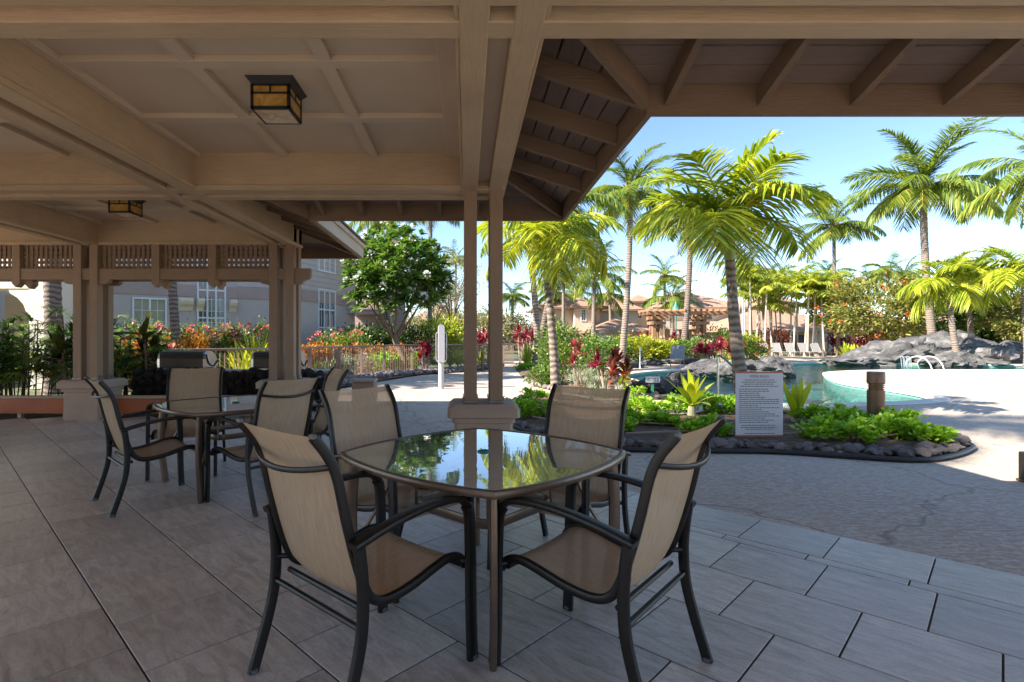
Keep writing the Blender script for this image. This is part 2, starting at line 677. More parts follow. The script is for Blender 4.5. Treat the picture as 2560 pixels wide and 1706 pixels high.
M['silver'] = leafmat('silver_leaf', ((0, (.16, .2, .12)), (.5, (.28, .32, .22)), (1, (.42, .44, .34))), trans=.25)
M['olive'] = leafmat('olive_scrub_leaf', ((0, (.14, .13, .06)), (.5, (.24, .22, .11)), (1, (.34, .31, .18))), trans=.3)
M['pink'] = leafmat('coral_flower', ((0, (.50, .06, .06)), (.5, (.65, .17, .13)), (1, (.75, .32, .22))), tcol=(1.3, .8, .7), trans=.3)
M['wflower'] = leafmat('white_flower', ((0, (.72, .70, .6)), (1, (.85, .84, .8))), tcol=(1, 1, .9), trans=.25)
M['orange'] = leafmat('orange_flower', ((0, (.6, .10, .02)), (1, (.7, .2, .04))), tcol=(1.3, .8, .6), trans=.3)

# ================================================================== GROUND, POOL, FLOOR
def holed_sheet(name, outer, hole, z, mat):
    import bmesh
    bm = bmesh.new()
    es = []
    for loop in (outer, hole):
        if not loop:
            continue
        vs = [bm.verts.new((p[0], p[1], z)) for p in loop]
        for i in range(len(vs)):
            es.append(bm.edges.new((vs[i], vs[(i + 1) % len(vs)])))
    bmesh.ops.triangle_fill(bm, edges=es, use_beauty=True, use_dissolve=False, normal=(0, 0, 1))
    bmesh.ops.recalc_face_normals(bm, faces=bm.faces)
    for f in bm.faces:
        if f.normal.z < 0:
            f.normal_flip()
    me = D.meshes.new(name)
    bm.to_mesh(me)
    bm.free()
    me.materials.append(mat)
    return link(D.objects.new(name, me))


pool_key = [(5.36, 18.3), (5.9, 19.6), (7.4, 21.4), (10.0, 23.2), (13.5, 26.6), (17.8, 29.2), (22.7, 29.0), (27, 26.6), (34, 25.6), (40, 24.6),
            (40, 22.0), (30, 22.3), (23.2, 22.4), (17.4, 22.3), (14.2, 21.0), (12.7, 19.0), (11.7, 17.2), (11.05, 15.7), (10.85, 14.4), (10.68, 13.0),
            (10.2, 11.8), (9.4, 11.2), (8.5, 10.9), (7.58, 10.72), (6.66, 10.5), (6.2, 10.65), (5.7, 11.2), (5.45, 12.7), (5.25, 15.5)]
pool_out = [(p.x, p.y) for p in smooth_path([(x, y, 0) for x, y in pool_key] + [(5.36, 18.3, 0)], 4)[:-1]]

g = holed_sheet('ground', [(-2500, -2500), (2500, -2500), (2500, 3500), (-2500, 3500)], pool_out, -0.03, M['earth'])
tag(g, kind='structure')
deck_outer = [(-9, 6), (-4.0, 9.3), (-3.4, 13.5), (-2.6, 17.2), (-1.4, 19.6), (0.2, 21.2), (1.9, 26.5), (2.0, 33), (4.2, 33), (3.8, 27), (6, 26), (9, 28), (11.5, 31),
              (14, 38.0), (20, 41.5), (30, 42), (60, 40), (60, -20), (-40, -20), (-40, 6)]
dk = holed_sheet('pool_deck', deck_outer, pool_out, -0.004, M['conc'])
tag(dk, kind='structure')


def offset_loop(loop, d):
    out = []
    n = len(loop)
    for i in range(n):
        a, b = Vector(loop[i - 1]), Vector(loop[(i + 1) % n])
        t = (b - a).normalized()
        out.append((loop[i][0] + t.y * d, loop[i][1] - t.x * d))
    return out


area = sum(pool_out[i][0] * pool_out[(i + 1) % len(pool_out)][1] - pool_out[(i + 1) % len(pool_out)][0] * pool_out[i][1] for i in range(len(pool_out)))
sgn = 1 if area > 0 else -1
outl = offset_loop(pool_out, .34 * sgn)
inl = offset_loop(pool_out, -.03 * sgn)
b = MB()
n = len(pool_out)
vs = [(p[0], p[1], 0.0) for p in outl] + [(p[0], p[1], .022) for p in offset_loop(pool_out, .32 * sgn)] + [(p[0], p[1], .022) for p in inl] + [(p[0], p[1], -.045) for p in inl]
fs = []
for k in range(3):
    for i in range(n):
        j = (i + 1) % n
        fs.append((k * n + i, k * n + j, (k + 1) * n + j, (k + 1) * n + i))
b.add(vs, fs)
cop = b.obj('pool_coping', M['coping'], smooth=True)
tag(cop, kind='structure')

pm, nt, bs = nmat('pool_plaster')
vec = _coords(nt)
nt.links.new(_ramp(nt, _noise(nt, vec, 1.5, 4), ((.3, (.15, .40, .355)), (.7, (.23, .5, .45)))), bs.inputs['Base Color'])
bs.inputs['Roughness'].default_value = .8
b = MB()
vs = [(p[0], p[1], -.02) for p in pool_out] + [(p[0], p[1], -1.15) for p in pool_out]
b.add(vs, [(i, (i + 1) % n, n + (i + 1) % n, n + i) for i in range(n)])
basin = b.obj('pool_basin', pm, smooth=True)
tag(basin, kind='structure')
pf = holed_sheet('pool_floor', pool_out, None, -1.15, pm)
tag(pf, kind='structure')

wm, nt, bs = nmat('pool_water')
nt.nodes.remove(bs)
vec = _coords(nt, (1, 1.6, 1))
h = _math(nt, 'ADD', _noise(nt, vec, 2.4, 3, .5, .6), _math(nt, 'MULTIPLY', _noise(nt, vec, 9, 2, .5, .3), .25))
bp = nt.nodes.new('ShaderNodeBump')
bp.inputs['Strength'].default_value = .9
bp.inputs['Distance'].default_value = .05
nt.links.new(h, bp.inputs['Height'])
fr = nt.nodes.new('ShaderNodeFresnel')
fr.inputs['IOR'].default_value = 1.33
nt.links.new(bp.outputs[0], fr.inputs['Normal'])
gl = nt.nodes.new('ShaderNodeBsdfGlossy')
gl.inputs['Roughness'].default_value = .03
nt.links.new(bp.outputs[0], gl.inputs['Normal'])
tp = nt.nodes.new('ShaderNodeBsdfTransparent')
tp.inputs['Color'].default_value = (.55, .88, .84, 1)
ms = nt.nodes.new('ShaderNodeMixShader')
nt.links.new(_math(nt, 'MULTIPLY', fr.outputs[0], .8), ms.inputs[0])
nt.links.new(tp.outputs[0], ms.inputs[1])
nt.links.new(gl.outputs[0], ms.inputs[2])
nt.links.new(ms.outputs[0], nt.nodes['Material Output'].inputs[0])
wt = holed_sheet('pool_water', pool_out, None, -.11, wm)
tag(wt, kind='structure')

# tiled floor of the pavilion, laid at 45 degrees
ROW, JN, S0 = .7165, .472, .825
fl = holed_sheet('floor', [(-13, -4), (9.9, -4), (5.97 - 3.05 + .02 - 2.95, 5.95), (-3.05, 9.0), (-13, 9.0)], None, .0, M['grout'])
tag(fl, kind='structure')


def tile_mesh(a, b_):
    m = MB()
    m.box(-a / 2, a / 2, -b_ / 2, b_ / 2, .0, .007, .0018)
    return m.mesh('tile', M['tile'])


G = .0085
t_main = tile_mesh(JN - G, ROW / math.sqrt(2) - G)
t_strip = tile_mesh(JN - G, .096 - G)
t_bord = tile_mesh(JN - G, .495 - G)
rows = [(S0 + ROW * k, S0 + ROW * (k + 1), (0 if k % 2 == 0 else .236), t_main) for k in range(-14, 6)]
rows.append((5.124, 5.260, .12, t_strip))
rows.append((5.260, 5.960, .19, t_bord))
far = MB()
ntile = 0
for (s0, s1, off, me) in rows:
    sc = (s0 + s1) / 2
    for m_ in range(-40, 40):
        tt = math.sqrt(2) * (JN * (m_ + .5) + off)
        x, y = (sc + tt) / 2, (sc - tt) / 2
        if y > 8.75 or y < -3.6 or x < -12.6 or x > 9:
            continue
        vis = False
        if y > 1.6:
            u = U0 + FPX * x / y
            v = V0 + FPX * CAMH / y
            vis = -160 < u < 2720 and v < 1850 and x > -6.9
        if vis:
            inst('tile', me, fl, (x, y, 0), (0, 0, R(-45)))
            ntile += 1
        else:
            hw = (JN - G) / 2
            hb = ((s1 - s0) / math.sqrt(2) - G) / 2
            q = []
            for (i, j) in ((-1, -1), (1, -1), (1, 1), (-1, 1)):
                lx, ly = i * hw, j * hb
                c_, s_ = math.cos(R(-45)), math.sin(R(-45))
                q.append((x + lx * c_ - ly * s_, y + lx * s_ + ly * c_, .007))
            far.add(q, [(0, 1, 2, 3)])
fo = far.obj('tile_field', M['tile'], fl)
tag(fo, kind='stuff')

# ================================================================== PAVILION
pav = thing('pavilion', 'brown timber pavilion with twin beams, coffered ceiling and stucco pedestals', 'pavilion', (0, 0, 0))
GX = [3.325, .165, -2.995, -6.155, -9.315, -12.475]
GY = [-.65, 2.51, 5.67, 8.83]
BW, BG = .145, .12
ZB, ZT, ZC = 2.82, 3.24, 3.20


def twin(axis, c, a0, a1, z0=ZB):
    for s in (-1, 1):
        m = MB()
        lo = c + (BG / 2 if s > 0 else -BG / 2 - BW)
        hi = lo + BW
        if axis == 'Y':
            m.box(lo, hi, a0, a1, z0, ZT, .006)
        else:
            m.box(a0, a1, lo, hi, z0, ZT, .006)
        bo = m.obj('beam', M['beam' + axis], pav)
        if s > 0 and axis == 'Y':
            q = MB()
            q.box(c - BG / 2 + .001, c + BG / 2 - .001, a0 + .01, a1 - .01, z0 + .09, z0 + .11)
            q.obj('infill_board', M['ceil'], bo)
        t = MB()           # bead along the outer lower edge
        e0, e1 = (hi, hi + .022) if s > 0 else (lo - .022, lo)
        if axis == 'Y':
            t.box(e0, e1, a0, a1, z0 + .012, z0 + .05, .004)
        else:
            t.box(a0, a1, e0, e1, z0 + .012, z0 + .05, .004)
        t.obj('bead_trim', M['beam' + axis], bo)


twin('X', 2.51, -13, 9, ZB)
twin('X', 5.67, -13, .37, ZB)
twin('X', 8.83, -13, -2.79, ZB)
twin('X', -.65, -13, 9, ZB)
twin('Y', .165, -2.5, 5.872, ZB - .003)
twin('Y', -2.995, -2.5, 9.032, ZB - .003)
twin('Y', -6.155, -2.5, 9.032, ZB - .003)
twin('Y', -9.315, -2.5, 9.032, ZB - .003)
twin('Y', 3.325, -2.5, 2.712, ZB - .003)

HB = BW + BG / 2


def bay(x0, x1, y0, y1, detail=True):
    """coffered ceiling between four beam lines (inner faces)"""
    m = MB()
    m.box(x0 - .1, x1 + .1, y0 - .1, y1 + .1, ZC, ZC + .03)
    c = m.obj('ceiling_panel', M['ceil'], pav)
    if not detail:
        return
    wx, wy = (x1 - x0), (y1 - y0)
    bt = .042

    def bat(a0, a1, b0, b1, dz=0.0):
        q = MB()
        q.box(a0, a1, b0, b1, ZC - bt - dz, ZC + .001, .004)
        q.obj('batten', M['ceil'], c)
    for k in (1, 2):
        xc = x0 + wx * k / 3
        bat(xc - .05, xc + .05, y0 + .002, y1 - .002)
        yc = y0 + wy * k / 3
        bat(x0 + .002, x1 - .002, yc - .055, yc + .055, .003)
    bat(x0, x0 + .07, y0, y1, .006)
    bat(x1 - .16, x1, y0, y1, .006)


for i in range(len(GX) - 1):
    xa, xb = GX[i + 1] + HB, GX[i] - HB
    for j in range(3):
        if i == 0 and j > 0:
            continue
        if i == 1 and j == 2:
            continue
        bay(xa, xb, GY[j] + HB, GY[j + 1] - HB, (i, j) in ((1, 1), (2, 1), (2, 2), (3, 2)))
bay(3.325 + HB, 8.8, -.65 + HB, 2.51 - HB, False)

# eaves --------------------------------------------------------------
OV, ZD0, SL = .85, 3.225, .318


def eave(name_ax, org, a, o, s0, k0, s1, k1, rafts, hips=(), ext_in=1.8):
    """a: along, o: outward unit vectors; strip from s0+k0*d to s1+k1*d for outward distance d"""
    org, a, o = Vector(org), Vector(a), Vector(o)
    oax = 'X' if name_ax == 'Y' else 'Y'

    def P(s, d, z):
        p = org + a * s + o * d
        return (p.x, p.y, z)

    def loopz(d0, d1, za0, za1, zb0, zb1):
        b_ = [P(s0 + k0 * d0, d0, za0), P(s1 + k1 * d0, d0, za0), P(s1 + k1 * d1, d1, za1), P(s0 + k0 * d1, d1, za1)]
        t_ = [P(s0 + k0 * d0, d0, zb0), P(s1 + k1 * d0, d0, zb0), P(s1 + k1 * d1, d1, zb1), P(s0 + k0 * d1, d1, zb1)]
        if a.cross(o).z < 0:
            b_, t_ = b_[::-1], t_[::-1]
        return b_, t_
    zd = lambda d: ZD0 - SL * d
    npl = 6
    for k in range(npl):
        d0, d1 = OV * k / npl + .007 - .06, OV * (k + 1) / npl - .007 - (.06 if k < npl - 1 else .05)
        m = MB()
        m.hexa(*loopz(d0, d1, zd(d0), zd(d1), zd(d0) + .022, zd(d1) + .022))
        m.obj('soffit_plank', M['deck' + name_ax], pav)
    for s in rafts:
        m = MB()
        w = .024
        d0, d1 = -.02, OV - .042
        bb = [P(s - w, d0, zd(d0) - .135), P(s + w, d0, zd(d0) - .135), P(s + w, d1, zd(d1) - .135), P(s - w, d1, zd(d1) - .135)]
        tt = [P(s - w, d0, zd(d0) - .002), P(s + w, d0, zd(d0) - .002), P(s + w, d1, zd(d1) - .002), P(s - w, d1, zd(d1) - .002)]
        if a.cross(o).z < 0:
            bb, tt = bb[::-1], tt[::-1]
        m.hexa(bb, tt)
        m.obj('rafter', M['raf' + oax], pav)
    # fascia board, drip board, roof covering
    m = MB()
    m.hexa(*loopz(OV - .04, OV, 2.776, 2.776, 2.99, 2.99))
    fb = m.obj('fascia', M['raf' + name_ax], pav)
    m = MB()
    m.hexa(*loopz(OV + .001, OV + .022, 2.80, 2.80, 2.975, 2.975))
    m.obj('fascia_face', M['fascia'], fb)
    m = MB()
    m.hexa(*loopz(OV + .001, OV + .05, 2.977, 2.977, 3.05, 3.045))
    m.obj('drip_board', M['fascia'], fb)
    m = MB()
    zr = lambda d: zd(d) + .10 + .03
    m.hexa(*loopz(-ext_in, OV + .075, zr(-ext_in) - .03, zr(OV) - .03, zr(-ext_in), zr(OV)))
    m.obj('roof_covering', M['shingle'], pav)
    # mitred deck above the soffit so that no sky shows through
    m = MB()
    m.hexa(*loopz(-.08, OV - .02, zd(-.08) + .03, zd(OV) + .03, zd(-.08) + .05, zd(OV) + .05))
    m.obj('roof_deck', M['black'], pav)


def hip(p0, p1, z0, z1, ax='X'):
    p0, p1 = Vector(p0), Vector(p1)
    t = (p1 - p0).normalized()
    s = Vector((t.y, -t.x)) * .026
    m = MB()
    bb = [(p0 - s), (p0 + s), (p1 + s), (p1 - s)]
    zz = [z0, z0, z1, z1]
    b_ = [(p.x, p.y, z - .15) for p, z in zip(bb, zz)]
    t_ = [(p.x, p.y, z - .004) for p, z in zip(bb, zz)]
    m.hexa(b_, t_)
    m.obj('hip_rafter', M['raf' + ax], pav)


XE, YE = .37, 5.872
# right eave of the centre bay
eave('Y', (XE, 2.712, 0), (0, 1, 0), (1, 0, 0), 0, 1, YE - 2.712, 1, [.86, 1.52, 2.2, 2.86])
# far eave of the centre bay
eave('X', (0, YE, 0), (1, 0, 0), (0, 1, 0), -2.79, 1, XE, 1, [-1.79, -1.3, -.82, -.34, .12])
# right eave of the left wing
eave('Y', (-2.79, YE, 0), (0, 1, 0), (1, 0, 0), 0, 1, 9.032 - YE, 1, [1.0, 1.6, 2.2, 2.8])
# far eave of the left wing
eave('X', (0, 9.032, 0), (1, 0, 0), (0, 1, 0), -13, 0, -2.79, 1, [-12.4 + .61 * k for k in range(16)])
# far eave of the right wing
eave('X', (0, 2.712, 0), (1, 0, 0), (0, 1, 0), XE, 1, 9, 0, [1.32 + .61 * k for k in range(12)])
zt0, zt1 = ZD0, ZD0 - SL * OV
hip((XE, 2.712), (XE + OV - .05, 2.712 + OV - .05), zt0, zt1)
hip((XE, YE), (XE + OV - .06, YE + OV - .06), zt0, zt1)
hip((-2.79, YE), (-2.79 + OV - .05, YE + OV - .05), zt0, zt1)
hip((-2.79, 9.032), (-2.79 + OV - .06, 9.032 + OV - .06), zt0, zt1)

# columns ------------------------------------------------------------
def column(cx, cy):
    ped = MB()
    prof = [(.295, .0), (.295, .452), (.318, .458), (.318, .502), (.358, .512), (.362, .52), (.362, .60), (.35, .612), (.318, .640), (.05, .642)]

    def ring(h, z):
        c_ = .03
        return [(cx - h + c_, cy - h, z), (cx + h - c_, cy - h, z), (cx + h, cy - h + c_, z), (cx + h, cy + h - c_, z),
                (cx + h - c_, cy + h, z), (cx - h + c_, cy + h, z), (cx - h, cy + h - c_, z), (cx - h, cy - h + c_, z)]
    vs, fs = [], []
    for (h, z) in prof:
        vs += ring(h, z)
    for k in range(len(prof) - 1):
        for i in range(8):
            j = (i + 1) % 8
            fs.append((k * 8 + i, k * 8 + j, (k + 1) * 8 + j, (k + 1) * 8 + i))
    fs.append(tuple((len(prof) - 1) * 8 + i for i in range(8)))
    ped.add(vs, fs)
    po = ped.obj('pedestal', M['stucco'], pav)
    for sx in (-1, 1):
        for sy in (-1, 1):
            px, py = cx + sx * .1325, cy + sy * .1325
            m = MB()
            m.box(px - .067, px + .067, py - .067, py + .067, .655, ZB + .01, .006)
            m.obj('post', M['beamZ'], po)
            m = MB()
            m.box(px - .076, px + .076, py - .076, py + .076, .6425, .672, .003)
            m.box(px - .081, px - .072, py - .03, py + .03, .672, .705)
            m.box(px + .072, px + .081, py - .03, py + .03, .672, .705)
            m.obj('post_shoe', M['steel'], po)


for c in ((.165, 5.67), (-2.995, 8.83), (-6.155, 8.83), (-9.315, 8.83)):
    column(*c)

# lattice frieze between the far columns -----------------------------------
def slat_mesh(l, w, t):
    m = MB()
    m.box(-l / 2, l / 2, -t / 2, t / 2, -w / 2, w / 2)
    return m.mesh('slat', M['lat'])


def frieze(xl, xr):
    """open lattice, rail with rounded brackets and pointed drop posts, on both faces of the column row"""
    L = xr - xl
    drops = [xl + L * .335, xl + L * .665]
    for yy in (8.83 - .1325, 8.83 + .1325):
        m = MB()
        m.box(xl, xr, yy - .045, yy + .045, 2.26, 2.44, .005)
        rail = m.obj('frieze_rail', M['railX'], pav)
        for (bx, sg) in ((xl, 1), (xr, -1)):
            q = MB()
            pts = [(bx, 2.262), (bx + sg * .17, 2.262)]
            for k in range(7):
                a_ = R(90 * k / 6)
                pts.append((bx + sg * (.10 + .07 * math.sin(R(90) - a_) * 1.0 - 0.0), 2.262 - .07 + .07 * math.cos(R(90) - a_) * 0 + .07 * (1 - math.sin(a_))))
            pts.append((bx + sg * .10, 2.19))
            pts.append((bx, 2.19))
            if sg < 0:
                pts = pts[::-1]
            bl = [(x, yy - .045, z) for x, z in pts]
            tl = [(x, yy + .045, z) for x, z in pts]
            q.hexa(tl, bl)
            q.obj('bracket', M['railX'], rail)
        for dx in drops:
            q = MB()
            w, y0, y1 = .063, yy - .06, yy + .06
            bl = [(dx - w, y0, 2.20), (dx, y0, 2.135), (dx + w, y0, 2.20), (dx + w, y0, ZB), (dx - w, y0, ZB)]
            tl = [(x, y1, z) for (x, _, z) in bl]
            q.hexa(tl, bl)
            q.obj('drop_post', M['beamZ'], rail)
        if yy > 8.83:
            continue
        edges = [xl] + drops + [xr]
        for k in range(3):
            a0 = edges[k] + (.063 if k else .0)
            a1 = edges[k + 1] - (.063 if k < 2 else .0)
            w = a1 - a0
            z0, z1 = 2.44, ZB
            lat = thing('lattice_panel', parent=pav)
            nv = max(3, round(w / .082))
            vm = slat_mesh(z1 - z0, .044, .012)
            hm = slat_mesh(w, .044, .012)
            for i in range(nv + 1):
                inst('slat', vm, lat, (a0 + w * i / nv, yy - .006, (z0 + z1) / 2), (0, R(90), 0))
            for i in range(5):
                inst('slat', hm, lat, ((a0 + a1) / 2, yy + .007, z0 + .02 + (z1 - z0 - .02) * i / 4.4))


frieze(-6.155 + .2, -2.995 - .2)
frieze(-9.315 + .2, -6.155 - .2)
# rail stub passing through the near end column
m = MB()
pts = [(-2.79, 2.44), (-2.79, 2.19), (-2.66, 2.19), (-2.65, 2.225), (-2.61, 2.255), (-2.56, 2.265), (-2.53, 2.30), (-2.53, 2.44)]
bl = [(x, 8.83 - .1775, z) for x, z in pts]
tl = [(x, 8.83 - .0875, z) for x, z in pts]
m.hexa(bl, tl)
m.obj('rail_stub', M['railX'], pav)
m = MB()
m.box(-3.2, -2.79, 8.83 - .176, 8.83 - .089, 2.255, 2.438, .004)
m.obj('rail_stub', M['railX'], pav)
m = MB()
m.box(-6.36, -5.95, 8.83 - .176, 8.83 - .089, 2.255, 2.438, .004)
m.obj('rail_stub', M['railX'], pav)

# unseen wall added behind the camera to block low sky light
m = MB()
m.box(-14, 2.5, -8.2, -8.0, 0, 4.2)
m.obj('sky_block_wall', M['stucco'], pav)
# low timber boards between the pedestals
for (x0, x1, wh) in ((-9.0, -6.46, 'left'), (-5.85, -3.3, 'right')):
    t = thing('border_board', 'low reddish timber board with tan cap ' + ('in front of leafy fan palms' if wh == 'left' else 'in front of the black lava counter'), 'border board', ((x0 + x1) / 2, 8.83, 0))
    L = x1 - x0
    m = MB()
    m.box(-L / 2, L / 2, -.035, .035, .075, .325, .004)
    m.obj('board', M['orangewood'], t)
    m = MB()
    m.box(-L / 2, L / 2, -.075, .075, .327, .365, .006)
    m.obj('cap', M['cap'], t)
    for k in range(4):
        m = MB()
        xx = -L / 2 + .15 + (L - .3) * k / 3
        m.box(xx - .03, xx + .03, -.03, .03, .0, .074)
        m.obj('foot', M['cap'], t)

# ================================================================== CEILING LIGHTS
gm, nt, bs = nmat('amber_glass')
vec = _coords(nt)
nt.links.new(_ramp(nt, _noise(nt, vec, 9, 4, .6, 1.5), ((.3, (.30, .15, .035)), (.55, (.46, .27, .06)), (.8, (.6, .45, .16)))), bs.inputs['Base Color'])
bs.inputs['Roughness'].default_value = .25
gm2, nt, bs = nmat('opal_glass')
vec = _coords(nt)
nt.links.new(_ramp(nt, _noise(nt, vec, 8, 4, .6, 1.5), ((.3, (.48, .33, .2)), (.55, (.66, .53, .38)), (.8, (.78, .68, .54)))), bs.inputs['Base Color'])
bs.inputs['Roughness'].default_value = .25


def ceiling_light(x, y, label):
    t = thing('ceiling_light', label, 'ceiling light', (x, y, ZC), 0, 'square amber glass ceiling lights')
    m = MB()
    m.hexa([(-.13, -.13, -.055), (.13, -.13, -.055), (.13, .13, -.055), (-.13, .13, -.055)], [(-.175, -.175, 0), (.175, -.175, 0), (.175, .175, 0), (-.175, .175, 0)])
    m.obj('canopy', M['black'], t)
    h, zt, zb = .14, -.05, -.225
    for k in range(4):
        f = MB()
        fw = .009
        # frame bars of one side, in local side plane then rotated
        for (a0, a1, z0, z1) in ((-h, -h + fw * 2, zb, zt), (h - fw * 2, h, zb, zt), (-h, h, zb, zb + .016), (-h, h, zt - .012, zt), (-h, h, zt - .07, zt - .056), (-.007, .007, zt - .056, zt)):
            f.box(a0, a1, -h - .004, -h + .012, z0, z1)
        fo_ = f.obj('frame', M['black'], t)
        fo_.rotation_euler = (0, 0, R(90 * k))
        f = MB()
        f.box(-h + .012, h - .012, -h + .001, -h + .006, zb + .01, zt - .01)
        go = f.obj('pane', gm, t)
        go.rotation_euler = (0, 0, R(90 * k))
    f = MB()
    f.box(-h + .014, h - .014, -h + .014, h - .014, zb - .004, zb + .004)
    f.obj('bottom_pane', gm2, t)
    f = MB()
    for (x0, x1, y0, y1) in ((-h, h, -h, -h + .014), (-h, h, h - .014, h), (-h, -h + .014, -h + .014, h - .014), (h - .014, h, -h + .014, h - .014)):
        f.box(x0, x1, y0, y1, zb - .006, zb + .004)
    f.obj('frame', M['black'], t)


ceiling_light(-1.43, 4.03, 'black framed amber glass ceiling light above the front glass table')
ceiling_light(-4.60, 7.22, 'black framed amber glass ceiling light near the lattice frieze')

# ================================================================== CHAIRS
fm, nt, bs = nmat('sling_fabric')
vec = _coords(nt)
wv1 = nt.nodes.new('ShaderNodeTexWave')
wv1.bands_direction = 'X'
wv1.inputs['Scale'].default_value = 95
wv1.inputs['Distortion'].default_value = .6
nt.links.new(vec, wv1.inputs['Vector'])
n1 = _noise(nt, _coords(nt, (60, 4, 4)), 3, 4, .6)
n2 = _noise(nt, vec, 3, 3, .6)
c = _ramp(nt, n1, ((.3, (.47, .35, .235)), (.55, (.58, .44, .305)), (.8, (.64, .5, .36))))
c = _mix(nt, c, (.44, .33, .22), _math(nt, 'MULTIPLY', n2, .35))
nt.links.new(c, bs.inputs['Base Color'])
bs.inputs['Roughness'].default_value = .8
bs.inputs['Specular IOR Level'].default_value = .2
_bump(nt, bs, wv1.outputs['Fac'], .2, .002)
trl = nt.nodes.new('ShaderNodeBsdfTranslucent')
nt.links.new(c, trl.inputs['Color'])
m1 = nt.nodes.new('ShaderNodeMixShader')
m1.inputs[0].default_value = .22
nt.links.new(bs.outputs[0], m1.inputs[1])
nt.links.new(trl.outputs[0], m1.inputs[2])
tpb = nt.nodes.new('ShaderNodeBsdfTransparent')
m2 = nt.nodes.new('ShaderNodeMixShader')
m2.inputs[0].default_value = .10
nt.links.new(m1.outputs[0], m2.inputs[1])
nt.links.new(tpb.outputs[0], m2.inputs[2])
nt.links.new(m2.outputs[0], nt.nodes['Material Output'].inputs[0])
M['sling'] = fm
M['plastic'] = basic('grey_end_cap', (.10, .105, .11), .5, .1, 9, .05)


def make_chair(label, group):
    t = thing('sling_chair', label, 'chair', (0, 0, 0), 0, group)
    # side profile (y forward, z up) of the sling rail
    rail = smooth_path([(0, -.405, .985), (0, -.352, .915), (0, -.318, .84), (0, -.285, .70), (0, -.25, .57), (0, -.215, .465), (0, -.18, .405), (0, -.115, .378),
                        (0, .0, .386), (0, .13, .417), (0, .205, .428), (0, .262, .412), (0, .292, .372)], 4)
    pr = rprof(.026, .034)
    hw = .247
    for sx in (-1, 1):
        m = MB()
        m.sweep([(sx * hw, p.y, p.z) for p in rail], pr, side=(1, 0, 0))
        m.obj('back_rail', M['cfr'], t, True)
        m = MB()
        e = rail[0]
        m.box(sx * hw - .013, sx * hw + .013, e.y - .011, e.y + .006, e.z - .004, e.z + .012, .003)
        m.obj('end_cap', M['plastic'], t)
    # sling
    m = MB()
    nx = 9
    Fq = []
    V = []
    for i, p in enumerate(rail):
        t_ = i / (len(rail) - 1)
        a_ = (rail[min(i + 1, len(rail) - 1)] - rail[max(i - 1, 0)]).normalized()
        nb = Vector((0, a_.z, -a_.y))                     # rail runs downwards then forwards: this points back / down
        for k in range(nx):
            x = -hw + .011 + (2 * hw - .022) * k / (nx - 1)
            s_ = 1 - (2 * k / (nx - 1) - 1) ** 2
            d = (.006 + .016 * math.sin(math.pi * t_)) * s_
            V.append((x, p.y + nb.y * d, p.z + nb.z * d))
    for i in range(len(rail) - 1):
        for k in range(nx - 1):
            q = i * nx + k
            Fq.append((q, q + 1, q + nx + 1, q + nx))
    m.add(V, Fq)
    m.obj('sling', M['sling'], t, True, None)
    # curved stiffener bar behind the back
    i0 = 6
    p = rail[i0]
    m = MB()
    m.sweep([(-hw + 2 * hw * k / 10, p.y - .012 - .055 * (1 - (k / 5 - 1) ** 2), p.z - .028 * (1 - (k / 5 - 1) ** 2)) for k in range(11)], rprof(.020, .016), side=(0, 0, 1))
    m.obj('back_bar', M['cfr'], t, True)
    ow = .284
    for sx in (-1, 1):
        x = sx * ow
        # rear leg from the arm joint down, sweeping backwards
        m = MB()
        m.sweep([(x, q.y, q.z) for q in smooth_path([(x, -.262, .625), (x, -.248, .52), (x, -.243, .42), (x, -.252, .30), (x, -.285, .17), (x, -.34, .0)], 4)], rprof(.026, .042), side=(1, 0, 0))
        m.obj('rear_leg', M['cfr'], t, True)
        m = MB()
        m.sweep([(x, q.y, q.z) for q in smooth_path([(x, .262, .632), (x, .281, .59), (x, .288, .45), (x, .292, .2), (x, .30, .0)], 4)], rprof(.030, .050), side=(1, 0, 0))
        m.obj('front_leg', M['cfr'], t, True)
        # arm: flat bowed bar
        m = MB()
        m.sweep([(x, q.y, q.z) for q in smooth_path([(x, -.285, .618), (x, -.15, .650), (x, .0, .672), (x, .13, .676), (x, .22, .664), (x, .272, .628)], 4)], rprof(.050, .024, .008), side=(1, 0, 0))
        m.obj('armrest', M['cfr'], t, True)
        # spacers between rail and legs
        for (pa, pb) in (((sx * hw, .262, .402), (x, .285, .395)), ((sx * hw, -.262, .60), (x, -.258, .60)), ((sx * hw, -.205, .425), (x, -.243, .425))):
            m = MB()
            m.tube([pa, pb], .011, 8)
            m.obj('spacer', M['cfr'], t, True)
        for yy in (-.338, .30):
            m = MB()
            m.lathe([(.016, 0.0), (.019, .004), (.019, .018), (.012, .02)], 10, x, yy)
            m.obj('glide', M['plastic'], t, True)
    for (y, z, r_) in ((-.205, .372, .011), (.262, .385, .011)):
        m = MB()
        m.tube([(-hw, y, z), (hw, y, z)], r_, 8)
        m.obj('cross_bar', M['cfr'], t, True)
    m = MB()
    m.tube([(-ow, -.247, .335), (ow, -.247, .335)], .011, 8)
    m.obj('stretcher', M['cfr'], t, True)
    return t


def place(o, x, y, deg, label=None):
    o.location = (x, y, .007)
    o.rotation_euler = (0, 0, R(deg - 90))
    if label:
        o['label'] = label


